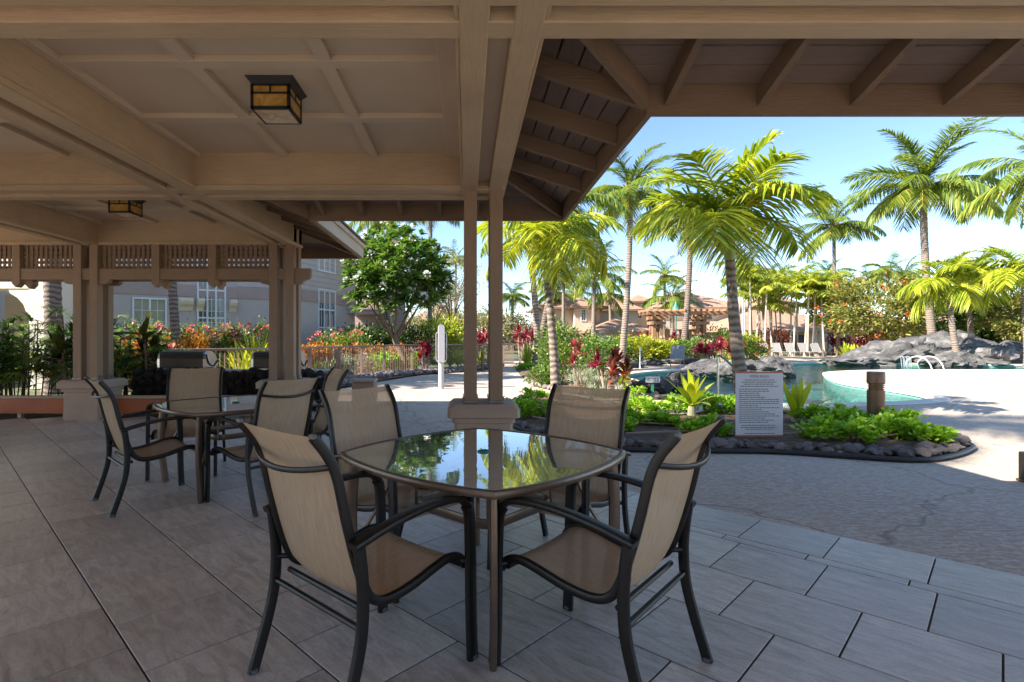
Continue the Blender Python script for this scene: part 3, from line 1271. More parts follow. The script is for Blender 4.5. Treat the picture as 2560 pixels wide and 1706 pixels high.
CG = 'brown framed sling chairs round the glass tables'
ch = make_chair('tan sling chair tucked against front table, with curved dark back bar, beside chair facing pool', CG)
spots = [(-.391, 2.135, 48, 'tan sling armchair with its back turned, on the rear-table side of the front table'),
         (.522, 2.154, 139, 'tan sling armchair with its back turned, on the open tiled side of the front table'),
         (-.39, 3.05, -42, 'tan sling armchair showing its seat, between front table and rear table'),
         (.54, 3.09, -127, 'tan sling armchair facing the front table, beside the planted bed'),
         (-2.54, 4.33, 45, 'tan sling armchair seen from the side at the rear table, near stucco pedestal'),
         (-1.66, 4.32, 146, 'tan sling armchair with its back turned at the rear glass table'),
         (-2.74, 5.27, -73, 'tan sling armchair at the rear table in front of lava counter'),
         (-1.65, 5.3, -150, 'tan sling armchair at the rear table beside the brown bin')]
for i, (x, y, a_, lb) in enumerate(spots):
    o = ch if i == 0 else copy_tree(ch)
    place(o, x, y, a_, lb)

# ================================================================== TABLES
tg, nt, bs = nmat('frosted_table_glass')
nt.nodes.remove(bs)
fr = nt.nodes.new('ShaderNodeFresnel')
fr.inputs['IOR'].default_value = 1.55
gl = nt.nodes.new('ShaderNodeBsdfGlossy')
gl.inputs['Roughness'].default_value = .012
vec = _coords(nt)
bpn = nt.nodes.new('ShaderNodeBump')
bpn.inputs['Strength'].default_value = .06
bpn.inputs['Distance'].default_value = .01
nt.links.new(_noise(nt, vec, 7, 2, .5), bpn.inputs['Height'])
nt.links.new(bpn.outputs[0], gl.inputs['Normal'])
df = nt.nodes.new('ShaderNodeBsdfDiffuse')
df.inputs['Color'].default_value = (.52, .66, .66, 1)
tp = nt.nodes.new('ShaderNodeBsdfTransparent')
tp.inputs['Color'].default_value = (.62, .74, .72, 1)
ma = nt.nodes.new('ShaderNodeMixShader')
ma.inputs[0].default_value = .86
nt.links.new(tp.outputs[0], ma.inputs[1])
nt.links.new(df.outputs[0], ma.inputs[2])
mb_ = nt.nodes.new('ShaderNodeMixShader')
k = _math(nt, 'MULTIPLY_ADD', fr.outputs[0], 2.2)
k.node.inputs[2].default_value = .06
k.node.use_clamp = True
nt.links.new(k, mb_.inputs[0])
nt.links.new(ma.outputs[0], mb_.inputs[1])
nt.links.new(gl.outputs[0], mb_.inputs[2])
nt.links.new(mb_.outputs[0], nt.nodes['Material Output'].inputs[0])


def make_table(label):
    t = thing('glass_table', label, 'table', (0, 0, 0), 0, 'square glass patio tables')
    hs, bul = .515, .085

    def outline(k=1.0, n=10):
        pts = []
        for s in range(4):
            a_ = R(90 * s)
            for i in range(n):
                q = i / n
                x = -hs + 2 * hs * q
                y = -hs - bul * (1 - (2 * q - 1) ** 2)
                # round the very corner a little
                e = min(q, 1 - q)
                if e < .05:
                    f = 1 - .014 * (1 - e / .05)
                    x, y = x * f, y * f
                x, y = x * k, y * k
                pts.append((x * math.cos(a_) - y * math.sin(a_), x * math.sin(a_) + y * math.cos(a_)))
        return pts
    o1 = outline(1.0)
    m = MB()
    m.sweep([(x, y, .703) for x, y in o1], rprof(.034, .036, .012), side=(0, 0, 1), closed=True)
    m.obj('rim', M['tfr'], t, True)
    m = MB()
    o2 = outline(.985)
    m.hexa([(x, y, .709) for x, y in o2], [(x, y, .7155) for x, y in o2])
    m.obj('glass_top', tg, t)
    m = MB()
    m.tube([(.028 * math.cos(2 * math.pi * k / 20), .028 * math.sin(2 * math.pi * k / 20), .7175) for k in range(20)], .006, 6, closed=True)
    m.lathe([(.024, .700), (.024, .7168)], 16)
    m.obj('parasol_ring', M['green'], t, True)
    for k in range(4):
        a_ = R(45 + 90 * k)
        c_, s_ = math.cos(a_), math.sin(a_)
        P = lambda r, z: (c_ * r, s_ * r, z)
        m = MB()
        m.sweep(smooth_path([P(.655, .69), P(.672, .5), P(.672, .3), P(.65, .12), P(.635, .0)], 4), rprof(.028, .058, .01), side=(-s_, c_, 0))
        m.obj('leg', M['tfr'], t, True)
        m = MB()
        m.tube([P(.655, .25), P(.53, .45), P(.43, .685)], .009, 8)
        m.obj('brace', M['tfr'], t, True)
        m = MB()
        m.tube([P(.345, .45), P(.345, .69)], .009, 8)
        m.obj('hanger_rod', M['tfr'], t, True)
        m = MB()
        m.sweep([P(.66, .664), P(.20, .664)], rprof(.02, .04, .005), side=(-s_, c_, 0))
        m.obj('top_rail', M['tfr'], t, True)
    m = MB()
    ring = []
    for k in range(4):
        a_ = R(45 + 90 * k)
        for j in range(5):
            b_ = a_ + R(-40 + 20 * j)
            cx, cy = math.cos(a_) * .25, math.sin(a_) * .25
            ring.append((cx + math.cos(b_) * .085, cy + math.sin(b_) * .085, .46))
    m.sweep(ring, rprof(.045, .014, .004), side=(0, 0, 1), closed=True)
    m.obj('lower_ring', M['tfr'], t, True)
    return t


tb = make_table('square frosted glass patio table mirroring the sky, with four chairs')
tb.location = (.085, 2.745, .007)
tb.rotation_euler = (0, 0, R(46.5))
tb2 = copy_tree(tb)
tb2.location = (-2.1, 4.86, .007)
tb2.rotation_euler = (0, 0, R(45))
tb2['label'] = 'square glass patio table further back, in front of the lava counter'

# ================================================================== PLANTS: generators
def frond_mesh(name, mat, length, a0, a1, n, ll, lw, vang, ldroop, seed, lv=(0, 1), rach=.022, fwd=.55, start=.12):
    """one pinnate leaf: starts at the origin, runs along +Y, elevation a0 -> a1 degrees"""
    rs = np.random.RandomState(seed)
    K = 16
    pts = [np.array([0., 0., 0.])]
    side = rs.uniform(-.12, .12)
    for i in range(K):
        q = (i + .5) / K
        el = R(a0 + (a1 - a0) * q ** 1.25)
        d = np.array([side * q, math.cos(el), math.sin(el)])
        pts.append(pts[-1] + d / np.linalg.norm(d) * length / K)
    pts = np.array(pts)
    lb = LB()
    T = np.linspace(start, .985, n)
    P, Dr, L, Wd, lvv = [], [], [], [], []
    for q in T:
        f = q * K
        i = min(int(f), K - 1)
        p = pts[i] + (pts[i + 1] - pts[i]) * (f - i)
        t = pts[i + 1] - pts[i]
        t /= np.linalg.norm(t)
        sx = np.array([1., 0, 0])
        up = np.cross(sx, t)
        for s in (-1, 1):
            va = R(vang + rs.uniform(-14, 14))
            d = sx * s * math.cos(va) + up * math.sin(va) + t * (fwd + .5 * q + rs.uniform(-.12, .12))
            P.append(p)
            Dr.append(d)
            L.append(ll * (math.sin(math.pi * (.18 + .76 * q)) ** .75) * rs.uniform(.85, 1.1))
            Wd.append(lw * rs.uniform(.8, 1.15))
            lvv.append(np.clip(lv[0] + (lv[1] - lv[0]) * rs.rand() ** 1.2, 0, 1))
    dr = rs.uniform(.75, 1.25, len(P)) * ldroop
    lb.add(np.array(P), np.array(Dr), np.array(L), np.array(Wd), droop=dr, prof=PROF_STRAP, lv=np.array(lvv), roll=rs.uniform(-.5, .5, len(P)))
    # rachis as a slim three-sided strip
    V, F = [], []
    for i, p in enumerate(pts):
        w = rach * (1 - .85 * i / K)
        V += [p + np.array([w, 0, 0]), p + np.array([-w, 0, 0]), p + np.array([0, 0, -w * 1.3])]
    n0 = lb.n
    for i in range(K):
        for j in range(3):
            j2 = (j + 1) % 3
            F.append([n0 + i * 3 + j, n0 + i * 3 + j2, n0 + (i + 1) * 3 + j2, n0 + (i + 1) * 3 + j])
    lb.V.append(np.array(V))
    lb.F += F
    lb.L.append(np.full(len(V), min(1, lv[1])))
    lb.n += len(V)
    return lb.mesh(name, mat)


COCO = {}
for k in range(4):
    COCO['up%d' % k] = frond_mesh('frond', M['coco'], 1.0, 80 - 6 * k, 18 - 10 * k, 60, .25, .017, 6, .2, 100 + k, (0, .75), .011)
    COCO['mid%d' % k] = frond_mesh('frond', M['coco'], 1.0, 42 - 8 * k, -36 - 8 * k, 60, .26, .017, -14, .42, 110 + k, (0, .85), .011)
    COCO['low%d' % k] = frond_mesh('frond', M['coco'], .95, 6 - 12 * k, -60 - 6 * k, 58, .26, .017, -28, .5, 120 + k, (.1, 1), .011)
ADON = {}
for k in range(4):
    ADON['up%d' % k] = frond_mesh('frond', M['adon'], 1.0, 76 - 6 * k, 20 - 10 * k, 54, .46, .027, 28, .4, 200 + k, (0, .9), .016, .35, .14)
    ADON['mid%d' % k] = frond_mesh('frond', M['adon'], 1.0, 55 - 7 * k, -38 - 8 * k, 54, .46, .027, 12, .6, 210 + k, (0, 1), .016, .3, .14)
    ADON['low%d' % k] = frond_mesh('frond', M['adon'], .95, 30 - 8 * k, -68 - 4 * k, 54, .46, .027, -2, .8, 220 + k, (.1, 1), .016, .25, .14)
AREC = {}
for k in range(3):
    AREC['up%d' % k] = frond_mesh('frond', M['areca'], 1.0, 72 - 8 * k, 5, 16, .42, .055, 20, .3, 300 + k, (0, 1), .016)
    AREC['mid%d' % k] = frond_mesh('frond', M['areca'], 1.0, 45 - 10 * k, -45, 16, .42, .055, 0, .45, 310 + k, (0, 1), .016)


def trunk_pts(base, top, bend, n):
    b_, t_ = Vector(base), Vector(top)
    d = t_ - b_
    out = []
    for i in range(n + 1):
        q = i / n
        # sweeps out first, then straightens upwards
        s = q + bend * math.sin(math.pi * q) * .5
        out.append(Vector((b_.x + d.x * s, b_.y + d.y * s, b_.z + d.z * q)))
    return out


def palm(name, label, kind, base, top, r0, r1, fl, counts, group=None, bend=.0, seed=1, mat=None, shaft=0.0, boot=True, az0=None):
    rs = random.Random(seed)
    t = thing(name, label, 'palm tree', base, 0, group)
    base, top = Vector(base), Vector(top)
    H_ = (top - base).length
    n = max(10, min(70, int(H_ / .11)))
    pts = trunk_pts((0, 0, -.05), top - base, bend, n)
    rad = []
    for i in range(n + 1):
        q = i / n
        r = r0 + (r1 - r0) * min(1, q * 1.15)
        r *= 1 + .55 * math.exp(-q * H_ / .35)
        r *= 1 + (.045 if i % 2 else -.02) + rs.uniform(-.015, .015)
        rad.append(r)
    m = MB()
    m.tube(pts, rad, 12)
    m.obj('trunk', mat or M['ptrunk'], t, True, 60)
    tip = pts[-1]
    if shaft > 0:
        d = (pts[-1] - pts[-3]).normalized()
        m = MB()
        m.tube([tip - d * .02, tip + d * shaft * .35, tip + d * shaft * .8, tip + d * shaft], [r1 * 1.12, r1 * 1.25, r1 * .95, r1 * .6], 12)
        m.obj('crownshaft', M['shaft'], t, True)
        tip = tip + d * shaft * .9
    elif boot:
        m = MB()
        for k in range(9):
            a_ = 2 * math.pi * k / 9 + rs.random()
            m.tube([tip + Vector((0, 0, -.15)), tip + Vector((math.cos(a_) * r1 * 1.5, math.sin(a_) * r1 * 1.5, .12)), tip + Vector((math.cos(a_) * r1 * 3.0, math.sin(a_) * r1 * 3, .38))], [r1 * .7, r1 * .5, r1 * .2], 5)
        tag(m.obj('leaf_bases', M['boot'], t, True), kind='stuff')
    S_ = {'coco': COCO, 'adon': ADON, 'areca': AREC}[kind]
    for cls, cnt in counts.items():
        ks = [k for k in S_ if k.startswith(cls)]
        a0 = rs.random() * 6.28 if az0 is None else az0
        for i in range(cnt):
            az = a0 + 2 * math.pi * (i + rs.uniform(-.3, .3)) / cnt
            f = inst('frond', S_[rs.choice(ks)], t, tip + Vector((0, 0, rs.uniform(-.06, .06) * fl * .4)), (rs.uniform(-.2, .2), rs.uniform(-.3, .3), az), fl * rs.uniform(.8, 1.12))
    return t


M['boot'] = basic('palm_leaf_base', (.36, .22, .09), .8, .35, 8, .4)


def ellipsoid_pts(n, c, rx, ry, rz, shell=.55):
    d = rdirs(n)
    r = shell + (1 - shell) * nr.rand(n) ** .5
    return np.array(c) + d * np.stack([np.full(n, rx), np.full(n, ry), np.full(n, rz)], 1) * r[:, None], d


def shrub(name, label, cat, pos, rx, rz, n, ll, lw, mat, group=None, up=.5, ry=None, droop=.25, flower=None, nstem=4, prof=PROF_OVAL, clump=0, zc=None, lv=None):
    t = thing(name, label, cat, pos, nr.rand() * 0, group)
    ry = ry or rx
    zc = rz * .55 if zc is None else zc
    lb = LB()
    if clump:
        cp, _ = ellipsoid_pts(clump, (0, 0, zc), rx * .8, ry * .8, rz * .48, .3)
        cp[:, 2] = np.maximum(cp[:, 2], rz * .12)
        idx = nr.randint(0, clump, n)
        P = cp[idx] + nr.normal(size=(n, 3)) * np.array([rx, ry, rz * .6]) * .17
        dd = P - np.array([0, 0, zc * .6])
    else:
        P, dd = ellipsoid_pts(n, (0, 0, zc), rx, ry, rz * .52)
        dd = dd.copy()
    P[:, 2] = np.maximum(P[:, 2], .02)
    dd = dd / (np.linalg.norm(dd, axis=1, keepdims=True) + 1e-6) + rdirs(n) * .6
    dd[:, 2] += up
    lb.add(P, dd, ll * nr.uniform(.6, 1.15, n), lw * nr.uniform(.7, 1.2, n), droop=droop, roll=nr.uniform(-.9, .9, n), prof=prof, lv=lv)
    lb.obj('foliage', mat, t)
    if nstem:
        m = MB()
        for k in range(nstem):
            a_ = nr.rand() * 6.28
            e = Vector((math.cos(a_) * rx * .55, math.sin(a_) * ry * .55, rz * .75))
            m.tube([(math.cos(a_) * .03, math.sin(a_) * .03, -.02), e * .5 + Vector((0, 0, .05 * rz)), e], [.014 * (1 + rz), .010 * (1 + rz), .005], 5)
        tag(m.obj('stems', M['stem'], t, True), kind='stuff')
    if flower:
        fm_, fn, fs_ = flower
        lb = LB()
        P, d = ellipsoid_pts(fn, (0, 0, zc), rx, ry, rz * .55, .95)
        P = P[(P[:, 2] > zc * .8)]
        for p in P:
            k = 16
            q = rdirs(k, .5)
            lb.add(p + q * fs_ * .5, q, fs_ * .5, fs_ * .38, droop=0, roll=nr.uniform(-1, 1, k), prof=PROF_OVAL)
        if len(P):
            tag(lb.obj('blossoms', fm_, t), kind='stuff')
    return t


def ti_plant(label, pos, h, nst, mat, ll=.42, lw=.085, group=None, spread=.25, cat='ti plant', nl=15, name='ti_plant'):
    t = thing(name, label, cat, pos, 0, group)
    lb = LB()
    for k in range(nst):
        a_ = 2 * math.pi * k / nst + nr.rand()
        hh = h * nr.uniform(.55, 1.0)
        e = Vector((math.cos(a_) * spread * nr.uniform(.4, 1), math.sin(a_) * spread * nr.uniform(.4, 1), hh))
        m = MB()
        m.tube(smooth_path([(math.cos(a_) * .03, math.sin(a_) * .03, -.03), e * .5 + Vector((0, 0, .06)), e], 3), .012 + .006 * h, 6)
        m.obj('stem', M['tistem'], t, True)
        n = nl
        az = nr.rand(n) * 6.28
        el = np.linspace(80, 5, n) + nr.uniform(-10, 10, n)
        el = np.radians(el)
        d = np.stack([np.cos(az) * np.cos(el), np.sin(az) * np.cos(el), np.sin(el)], 1)
        P = np.array(e) - np.array([0, 0, 1]) * np.linspace(-.03, .16, n)[:, None] * (ll / .42)
        lb.add(P, d, ll * nr.uniform(.75, 1.1, n), lw * nr.uniform(.85, 1.15, n), droop=nr.uniform(.1, .35, n), prof=PROF_LANCE, roll=nr.uniform(-.4, .4, n), fold=.12)
    lb.obj('foliage', mat, t)
    return t


def strap_plant(name, label, pos, ll, lw, n, mat, group=None, trunk=.0, cat='plant', parts=False, droop=.25):
    t = thing(name, label, cat, pos, 0, group)
    if trunk:
        m = MB()
        m.tube([(0, 0, -.03), (0, 0, trunk * .5), (0, 0, trunk)], [.075, .06, .05], 10)
        m.obj('stem', M['palestem'], t, True)
    for k in range(n):
        az = k * 2.4 + nr.uniform(-.3, .3)
        el = R(86 - 62 * (k / n) + nr.uniform(-6, 6))
        d = np.array([[math.cos(az) * math.cos(el), math.sin(az) * math.cos(el), math.sin(el)]])
        if k == 0 or parts:
            lb = LB()
        lb.add(np.array([[0, 0, trunk]]), d, ll * nr.uniform(.75, 1.1) * (1.0 - .25 * abs(k / n - .6)), lw * nr.uniform(.85, 1.15), droop=droop * (k / n + .15) * nr.uniform(.6, 1.3),
               prof=((0, .45), (.22, .8), (.45, 1.0), (.68, .85), (.86, .5), (1, 0)), lv=nr.uniform(0, 1), fold=.16)
        if parts:
            lb.obj('leaf', mat, t)
    if not parts:
        lb.obj('foliage', mat, t)
    return t


M['palestem'] = basic('pale_stem', (.34, .33, .2), .7, .25, 6, .2)


def fan_clump(label, pos, h, rad, nst, group):
    """lady palm: thin canes carrying fans of narrow leaflets"""
    t = thing('lady_palm', label, 'fan palm', pos, 0, group)
    lb = LB()
    m = MB()
    for k in range(nst):
        a_ = nr.rand() * 6.28
        r = rad * math.sqrt(nr.rand())
        hh = h * nr.uniform(.45, 1.0)
        e = Vector((math.cos(a_) * r, math.sin(a_) * r, hh))
        m.tube([(e.x * .75, e.y * .75, -.03), (e.x * .9, e.y * .9, hh * .5), e], [.013, .012, .009], 5)
        for j in range(8):
            az = nr.rand() * 6.28
            el = R(nr.uniform(-15, 60))
            st = np.array(e) * np.array([1, 1, nr.uniform(.45, 1.0)])
            d = np.array([math.cos(az) * math.cos(el), math.sin(az) * math.cos(el), math.sin(el)])
            tip = st + d * nr.uniform(.15, .3)
            nl = 9
            sp = np.linspace(-1.25, 1.25, nl)
            sx = np.cross(d, [0, 0, 1.])
            sx /= np.linalg.norm(sx)
            dd = d[None] * np.cos(sp)[:, None] + sx[None] * np.sin(sp)[:, None]
            lb.add(np.tile(tip, (nl, 1)), dd, nr.uniform(.24, .36), .034, droop=.35, prof=PROF_STRAP, lv=np.clip(nr.rand() + nr.uniform(-.15, .15, nl), 0, 1))
            m.tube([tuple(st), tuple(tip)], .004, 4)
    tag(m.obj('canes', M['stem'], t, True), kind='stuff')
    lb.obj('foliage', M['rhapis'], t)
    return t


def broad_tree(name, label, base, h, rx, ry, rz, zc, n, ll, lw, mat, clumps=40, r0=.16, nlimb=7, group=None, flower=None, lvl=None, cat='tree', openness=.12, forkz=.35):
    t = thing(name, label, cat, base, 0, group)
    m = MB()
    fz = h * forkz
    m.tube(smooth_path([(0, 0, -.05), (.06 * r0 * 5, .02, fz * .5), (.0, .0, fz)], 4), [r0 * 1.25] + [r0] * 8, 10)
    m.obj('trunk', M['bark'], t, True)
    cps, _ = ellipsoid_pts(clumps, (0, 0, zc), rx * .86, ry * .86, rz * .86, .35)
    for k in range(nlimb):
        c_ = cps[k * clumps // nlimb]
        e = Vector(c_)
        mid = Vector((e.x * .4, e.y * .4, fz + (e.z - fz) * .55))
        m = MB()
        m.tube(smooth_path([(0, 0, fz * .93), mid, e], 4), [r0 * .62 * (1 - .85 * i / 8) for i in range(9)], 7)
        m.obj('limb', M['bark'], t, True)
    idx = nr.randint(0, clumps, n)
    P = cps[idx] + nr.normal(size=(n, 3)) * np.array([rx, ry, rz]) * openness
    d = (P - np.array([0, 0, zc - rz * .4])) / np.array([rx, ry, rz]) + rdirs(n) * .8
    d[:, 2] += .25
    lb = LB()
    lb.add(P, d, ll * nr.uniform(.6, 1.2, n), lw * nr.uniform(.7, 1.2, n), droop=.25, roll=nr.uniform(-1, 1, n), prof=PROF_OVAL, lv=lvl)
    tag(lb.obj('crown', mat, t))
    if flower:
        fm_, fn, fs_ = flower
        lb = LB()
        P, dd = ellipsoid_pts(fn, (0, 0, zc), rx, ry, rz, .92)
        for p in P:
            q = rdirs(12, .3)
            lb.add(p + q * fs_ * .3, q, fs_ * .55, fs_ * .4, droop=0, roll=nr.uniform(-1, 1, 12), prof=PROF_OVAL)
        tag(lb.obj('blossoms', fm_, t), kind='stuff')
    return t


# rocks --------------------------------------------------------------
from mathutils import noise as mnoise


def rock_mesh(name, mat, seed, sub=2, amp=.35, flat=1.0, crag=.0):
    """angular stone: a sphere cut by random planes, then roughened"""
    rs = np.random.RandomState(seed)
    import bmesh
    bm = bmesh.new()
    bmesh.ops.create_icosphere(bm, subdivisions=sub, radius=1.0)
    pl = [(rdirs_s(rs), rs.uniform(.62, .92)) for _ in range(9)]
    off = Vector(rs.uniform(-50, 50, 3))
    for v in bm.verts:
        p = v.co.copy()
        for (d, r) in pl:
            q = p.dot(d)
            if q > r:
                p -= d * (q - r) * .9
        k = mnoise.fractal(p * 1.3 + off, .8, 2.1, 4) * amp
        if crag:
            k += (abs(mnoise.noise(p * 2.7 + off)) - .25) * crag
        p *= 1 + k
        p.z *= flat
        v.co = p
    me = D.meshes.new(name)
    bm.to_mesh(me)
    bm.free()
    me.materials.append(mat)
    me.shade_smooth()
    try:
        me.set_sharp_from_angle(angle=R(38))
    except Exception:
        pass
    return me


def rdirs_s(rs):
    v = rs.normal(size=3)
    return Vector(v / np.linalg.norm(v))


STONE = [rock_mesh('stone', M['lava'], 400 + k, 2, .3, .75) for k in range(6)]
BLACKST = [rock_mesh('stone', M['blacklava'], 420 + k, 2, .3, .8) for k in range(5)]
BOULD = [rock_mesh('boulder', M['boulder'], 440 + k, 4, .25, .8, .42) for k in range(7)]

# ================================================================== PLANTING BEDS
def bed(name, pts, z=.03, rise=.06):
    loop = [(p.x, p.y) for p in smooth_path([(x, y, 0) for x, y in pts] + [(pts[0][0], pts[0][1], 0)], 4)[:-1]]
    n = len(loop)
    cx, cy = sum(p[0] for p in loop) / n, sum(p[1] for p in loop) / n
    V, F = [], []
    K = 6
    for k in range(K):
        q = k / K
        for (x, y) in loop:
            xx, yy = x + (cx - x) * q, y + (cy - y) * q
            zz = -.01 if k == 0 else z + rise * (1 - (1 - q) ** 2) + .035 * mnoise.noise(Vector((xx * 2.1, yy * 2.1, 3)))
            if k == 0:
                xx, yy = x, y
            V.append((xx, yy, zz))
    V.append((cx, cy, z + rise))
    for k in range(K - 1):
        for i in range(n):
            j = (i + 1) % n
            F.append((k * n + i, k * n + j, (k + 1) * n + j, (k + 1) * n + i))
    for i in range(n):
        F.append(((K - 1) * n + i, (K - 1) * n + (i + 1) % n, K * n))
    m = MB()
    m.add(V, F)
    o = m.obj(name, M['soil'], None, True, None)
    tag(o, kind='structure')
    return o, loop


bed1_pts = [(1.77, 6.18), (2.62, 6.11), (3.46, 6.06), (4.04, 5.86), (4.5, 5.68), (4.86, 5.66), (5.25, 5.82), (5.72, 6.12), (6.05, 6.43), (6.2, 6.9), (6.15, 7.6), (5.95, 8.3),
            (5.65, 9.1), (5.3, 9.9), (4.7, 9.95), (4.1, 9.3), (3.5, 8.9), (2.95, 9.6), (2.6, 11.0), (2.1, 12.2), (1.54, 12.5), (1.04, 11.5), (.62, 9.6), (.62, 8.2), (.86, 7.3), (1.25, 6.6)]
bed1, loop1 = bed('planting_bed', bed1_pts)
# black edging pipe along the near side
m = MB()
seg = loop1
m.tube([(x, y, .026) for x, y in seg], .03, 8, closed=True)
ed = m.obj('edging_pipe', M['black'], bed1, True)
# lava stones inside the edge
cnt = 0
nloop = len(loop1)
for i in range(nloop):
    x, y = loop1[i]
    x2, y2 = loop1[(i + 1) % nloop]
    L = math.hypot(x2 - x, y2 - y)
    nx_, ny_ = -(y2 - y) / L, (x2 - x) / L
    nst = int(L / .085) if y < 8 else int(L / .25)
    for k in range(nst):
        for rowk in range(3 if y < 7.4 else 1):
            q = rnd.random()
            off = .08 + .12 * rowk + rnd.uniform(-.03, .07)
            if rowk == 2 and rnd.random() < .5:
                continue
            sc = rnd.uniform(.03, .075) * (1.45 if rnd.random() < .18 else 1)
            inst('stone', rnd.choice(STONE), bed1, (x + (x2 - x) * q + nx_ * off, y + (y2 - y) * q + ny_ * off, .05 + rnd.uniform(0, .03)), (rnd.uniform(-.5, .5), rnd.uniform(-.5, .5), rnd.uniform(0, 6.28)), (sc * rnd.uniform(.8, 1.5), sc, sc * rnd.uniform(.7, 1.1)))
            cnt += 1
# irrigation pipes
for pp in ([(1.1, 7.5), (1.5, 7.9), (2.4, 7.6), (3.4, 7.3)], [(2.0, 6.75), (3.0, 6.9), (4.2, 6.7), (5.2, 6.6), (5.5, 6.9)], [(1.0, 8.2), (1.35, 7.6), (1.2, 7.2)], [(4.2, 7.4), (5.0, 7.0), (5.7, 7.1)]):
    m = MB()
    m.tube(smooth_path([(x, y, .115) for x, y in pp], 6), .012, 6)
    m.obj('irrigation_pipe', M['rail'], bed1, True)

# low bright green shrubs
BS = [(1329, 1002, 38), (1310, 1030, 42), (1372, 1035, 34), (1590, 1019, 40), (1579, 1057, 36), (1630, 1035, 44), (1655, 1060, 34), (1693, 1024, 44), (1672, 1066, 30), (1770, 1024, 46), (1812, 1026, 46), (1786, 1080, 46),
      (2036, 1051, 46), (2107, 1046, 44), (2047, 1089, 52), (2140, 1092, 58), (2205, 1082, 48), (2246, 1066, 56), (2278, 1089, 48), (2328, 1102, 46), (2096, 1068, 40), (2172, 1070, 38), (1725, 1085, 34), (1560, 1075, 34), (1245, 1020, 34)]
for (u, v, rp_) in BS:
    p = W(u, v + rp_ * .42)
    r_ = rp_ * .9 * p.y / FPX
    shrub('low_shrub', 'low bright green small-leaved shrub in the edged planting bed', 'shrub', (p.x, p.y, .06), r_ * 1.05, r_ * 1.0, 520, .085, .05, M['bedleaf'], 'low shrubs in the planting bed', .55, nstem=3, clump=13)
# lime strap-leaved plants
strap_plant('spider_lily', 'large lime green strap-leaved plant with a leaf reaching towards the rules sign', (3.6, 8.6, .05), .80, .125, 17, M['lime'], None, .17, 'plant', True, .32)
strap_plant('spider_lily', 'lime green strap-leaved plant standing right beside the rules sign', (4.9, 8.0, .05), .72, .11, 14, M['lime'], None, .06, 'plant', True, .15)

# second bed by the pool
bed2, loop2 = bed('planting_bed', [(1.85, 16.2), (1.95, 14.3), (2.45, 12.95), (3.0, 12.2), (3.7, 11.7), (4.6, 11.5), (5.0, 12.0), (5.05, 13.5), (4.85, 15.6), (4.95, 18.3), (5.3, 20.0), (6.3, 21.7), (5.5, 23.4), (4.0, 22.5), (2.9, 24.8), (2.2, 24.4), (1.9, 20.0)])
for i in range(len(loop2)):
    x, y = loop2[i]
    if y > 18:
        continue
    for k in range(3):
        sc = rnd.uniform(.05, .11)
        x2, y2 = loop2[(i + 1) % len(loop2)]
        q = rnd.random()
        inst('stone', rnd.choice(STONE), bed2, (x + (x2 - x) * q, y + (y2 - y) * q, .05), (rnd.random(), rnd.random(), rnd.uniform(0, 6.28)), sc)


def at(u, Y, z=.0):
    return ((u - U0) * Y / FPX, Y, z)


RT = 'red ti plants round the pool'
# ---- bed 2 planting
shrub('leafy_shrub', 'rounded dark green shrub behind the slim palm trunk', 'shrub', at(1395, 15.0), .75, 1.75, 2400, .11, .06, M['grn'], None, .4, clump=40)
shrub('leafy_shrub', 'low spreading green shrub at the tip of the poolside bed', 'shrub', at(1352, 14.6), .5, .5, 900, .10, .05, M['grn'], None, .4, clump=18)
shrub('leafy_shrub', 'green shrub with pale edges beside the red ti plants', 'shrub', at(1478, 17.5), .7, 1.3, 1500, .12, .06, M['grn'], None, .4, clump=30)
ti_plant('tall red ti plant on bare stems by the poolside bed', at(1515, 12.6), 1.12, 4, M['red'], .40, .085, None, .28)
ti_plant('copper leaved ti plant on bare stems beside the red one', at(1548, 12.3), .92, 4, M['copper'], .42, .095, None, .3)
ti_plant('small crimson ti plant against the dark green shrub', at(1440, 14.2), 1.15, 4, M['red'], .34, .07, None, .22)
for (u, Y, r_) in ((1455, 13.4, .38), (1500, 13.9, .34)):
    shrub('silver_bush', 'silvery feathery bush at the foot of the ti plants', 'shrub', at(u, Y), r_, r_ * 1.3, 700, .16, .014, M['silver'], 'silvery bushes in the poolside bed', .9, clump=14, prof=PROF_STRAP)
for (u, Y) in ((1508, 11.9), (1545, 11.8), (1480, 12.1)):
    strap_plant('variegated_grass', 'pale variegated grass tuft under the ti plants', at(u, Y), .42, .03, 40, M['silver'], 'pale grass tufts', .0, 'grass tuft', False, .5)
shrub('low_shrub', 'small lime shrub between pale grass and the small sign', 'shrub', at(1588, 11.75), .22, .28, 400, .07, .04, M['bedleaf'], None, .5, clump=10)
shrub('low_shrub', 'small upright lime shrub behind the ti stems', 'shrub', at(1562, 13.6), .16, .62, 260, .10, .05, M['lime'], None, .6, clump=8)

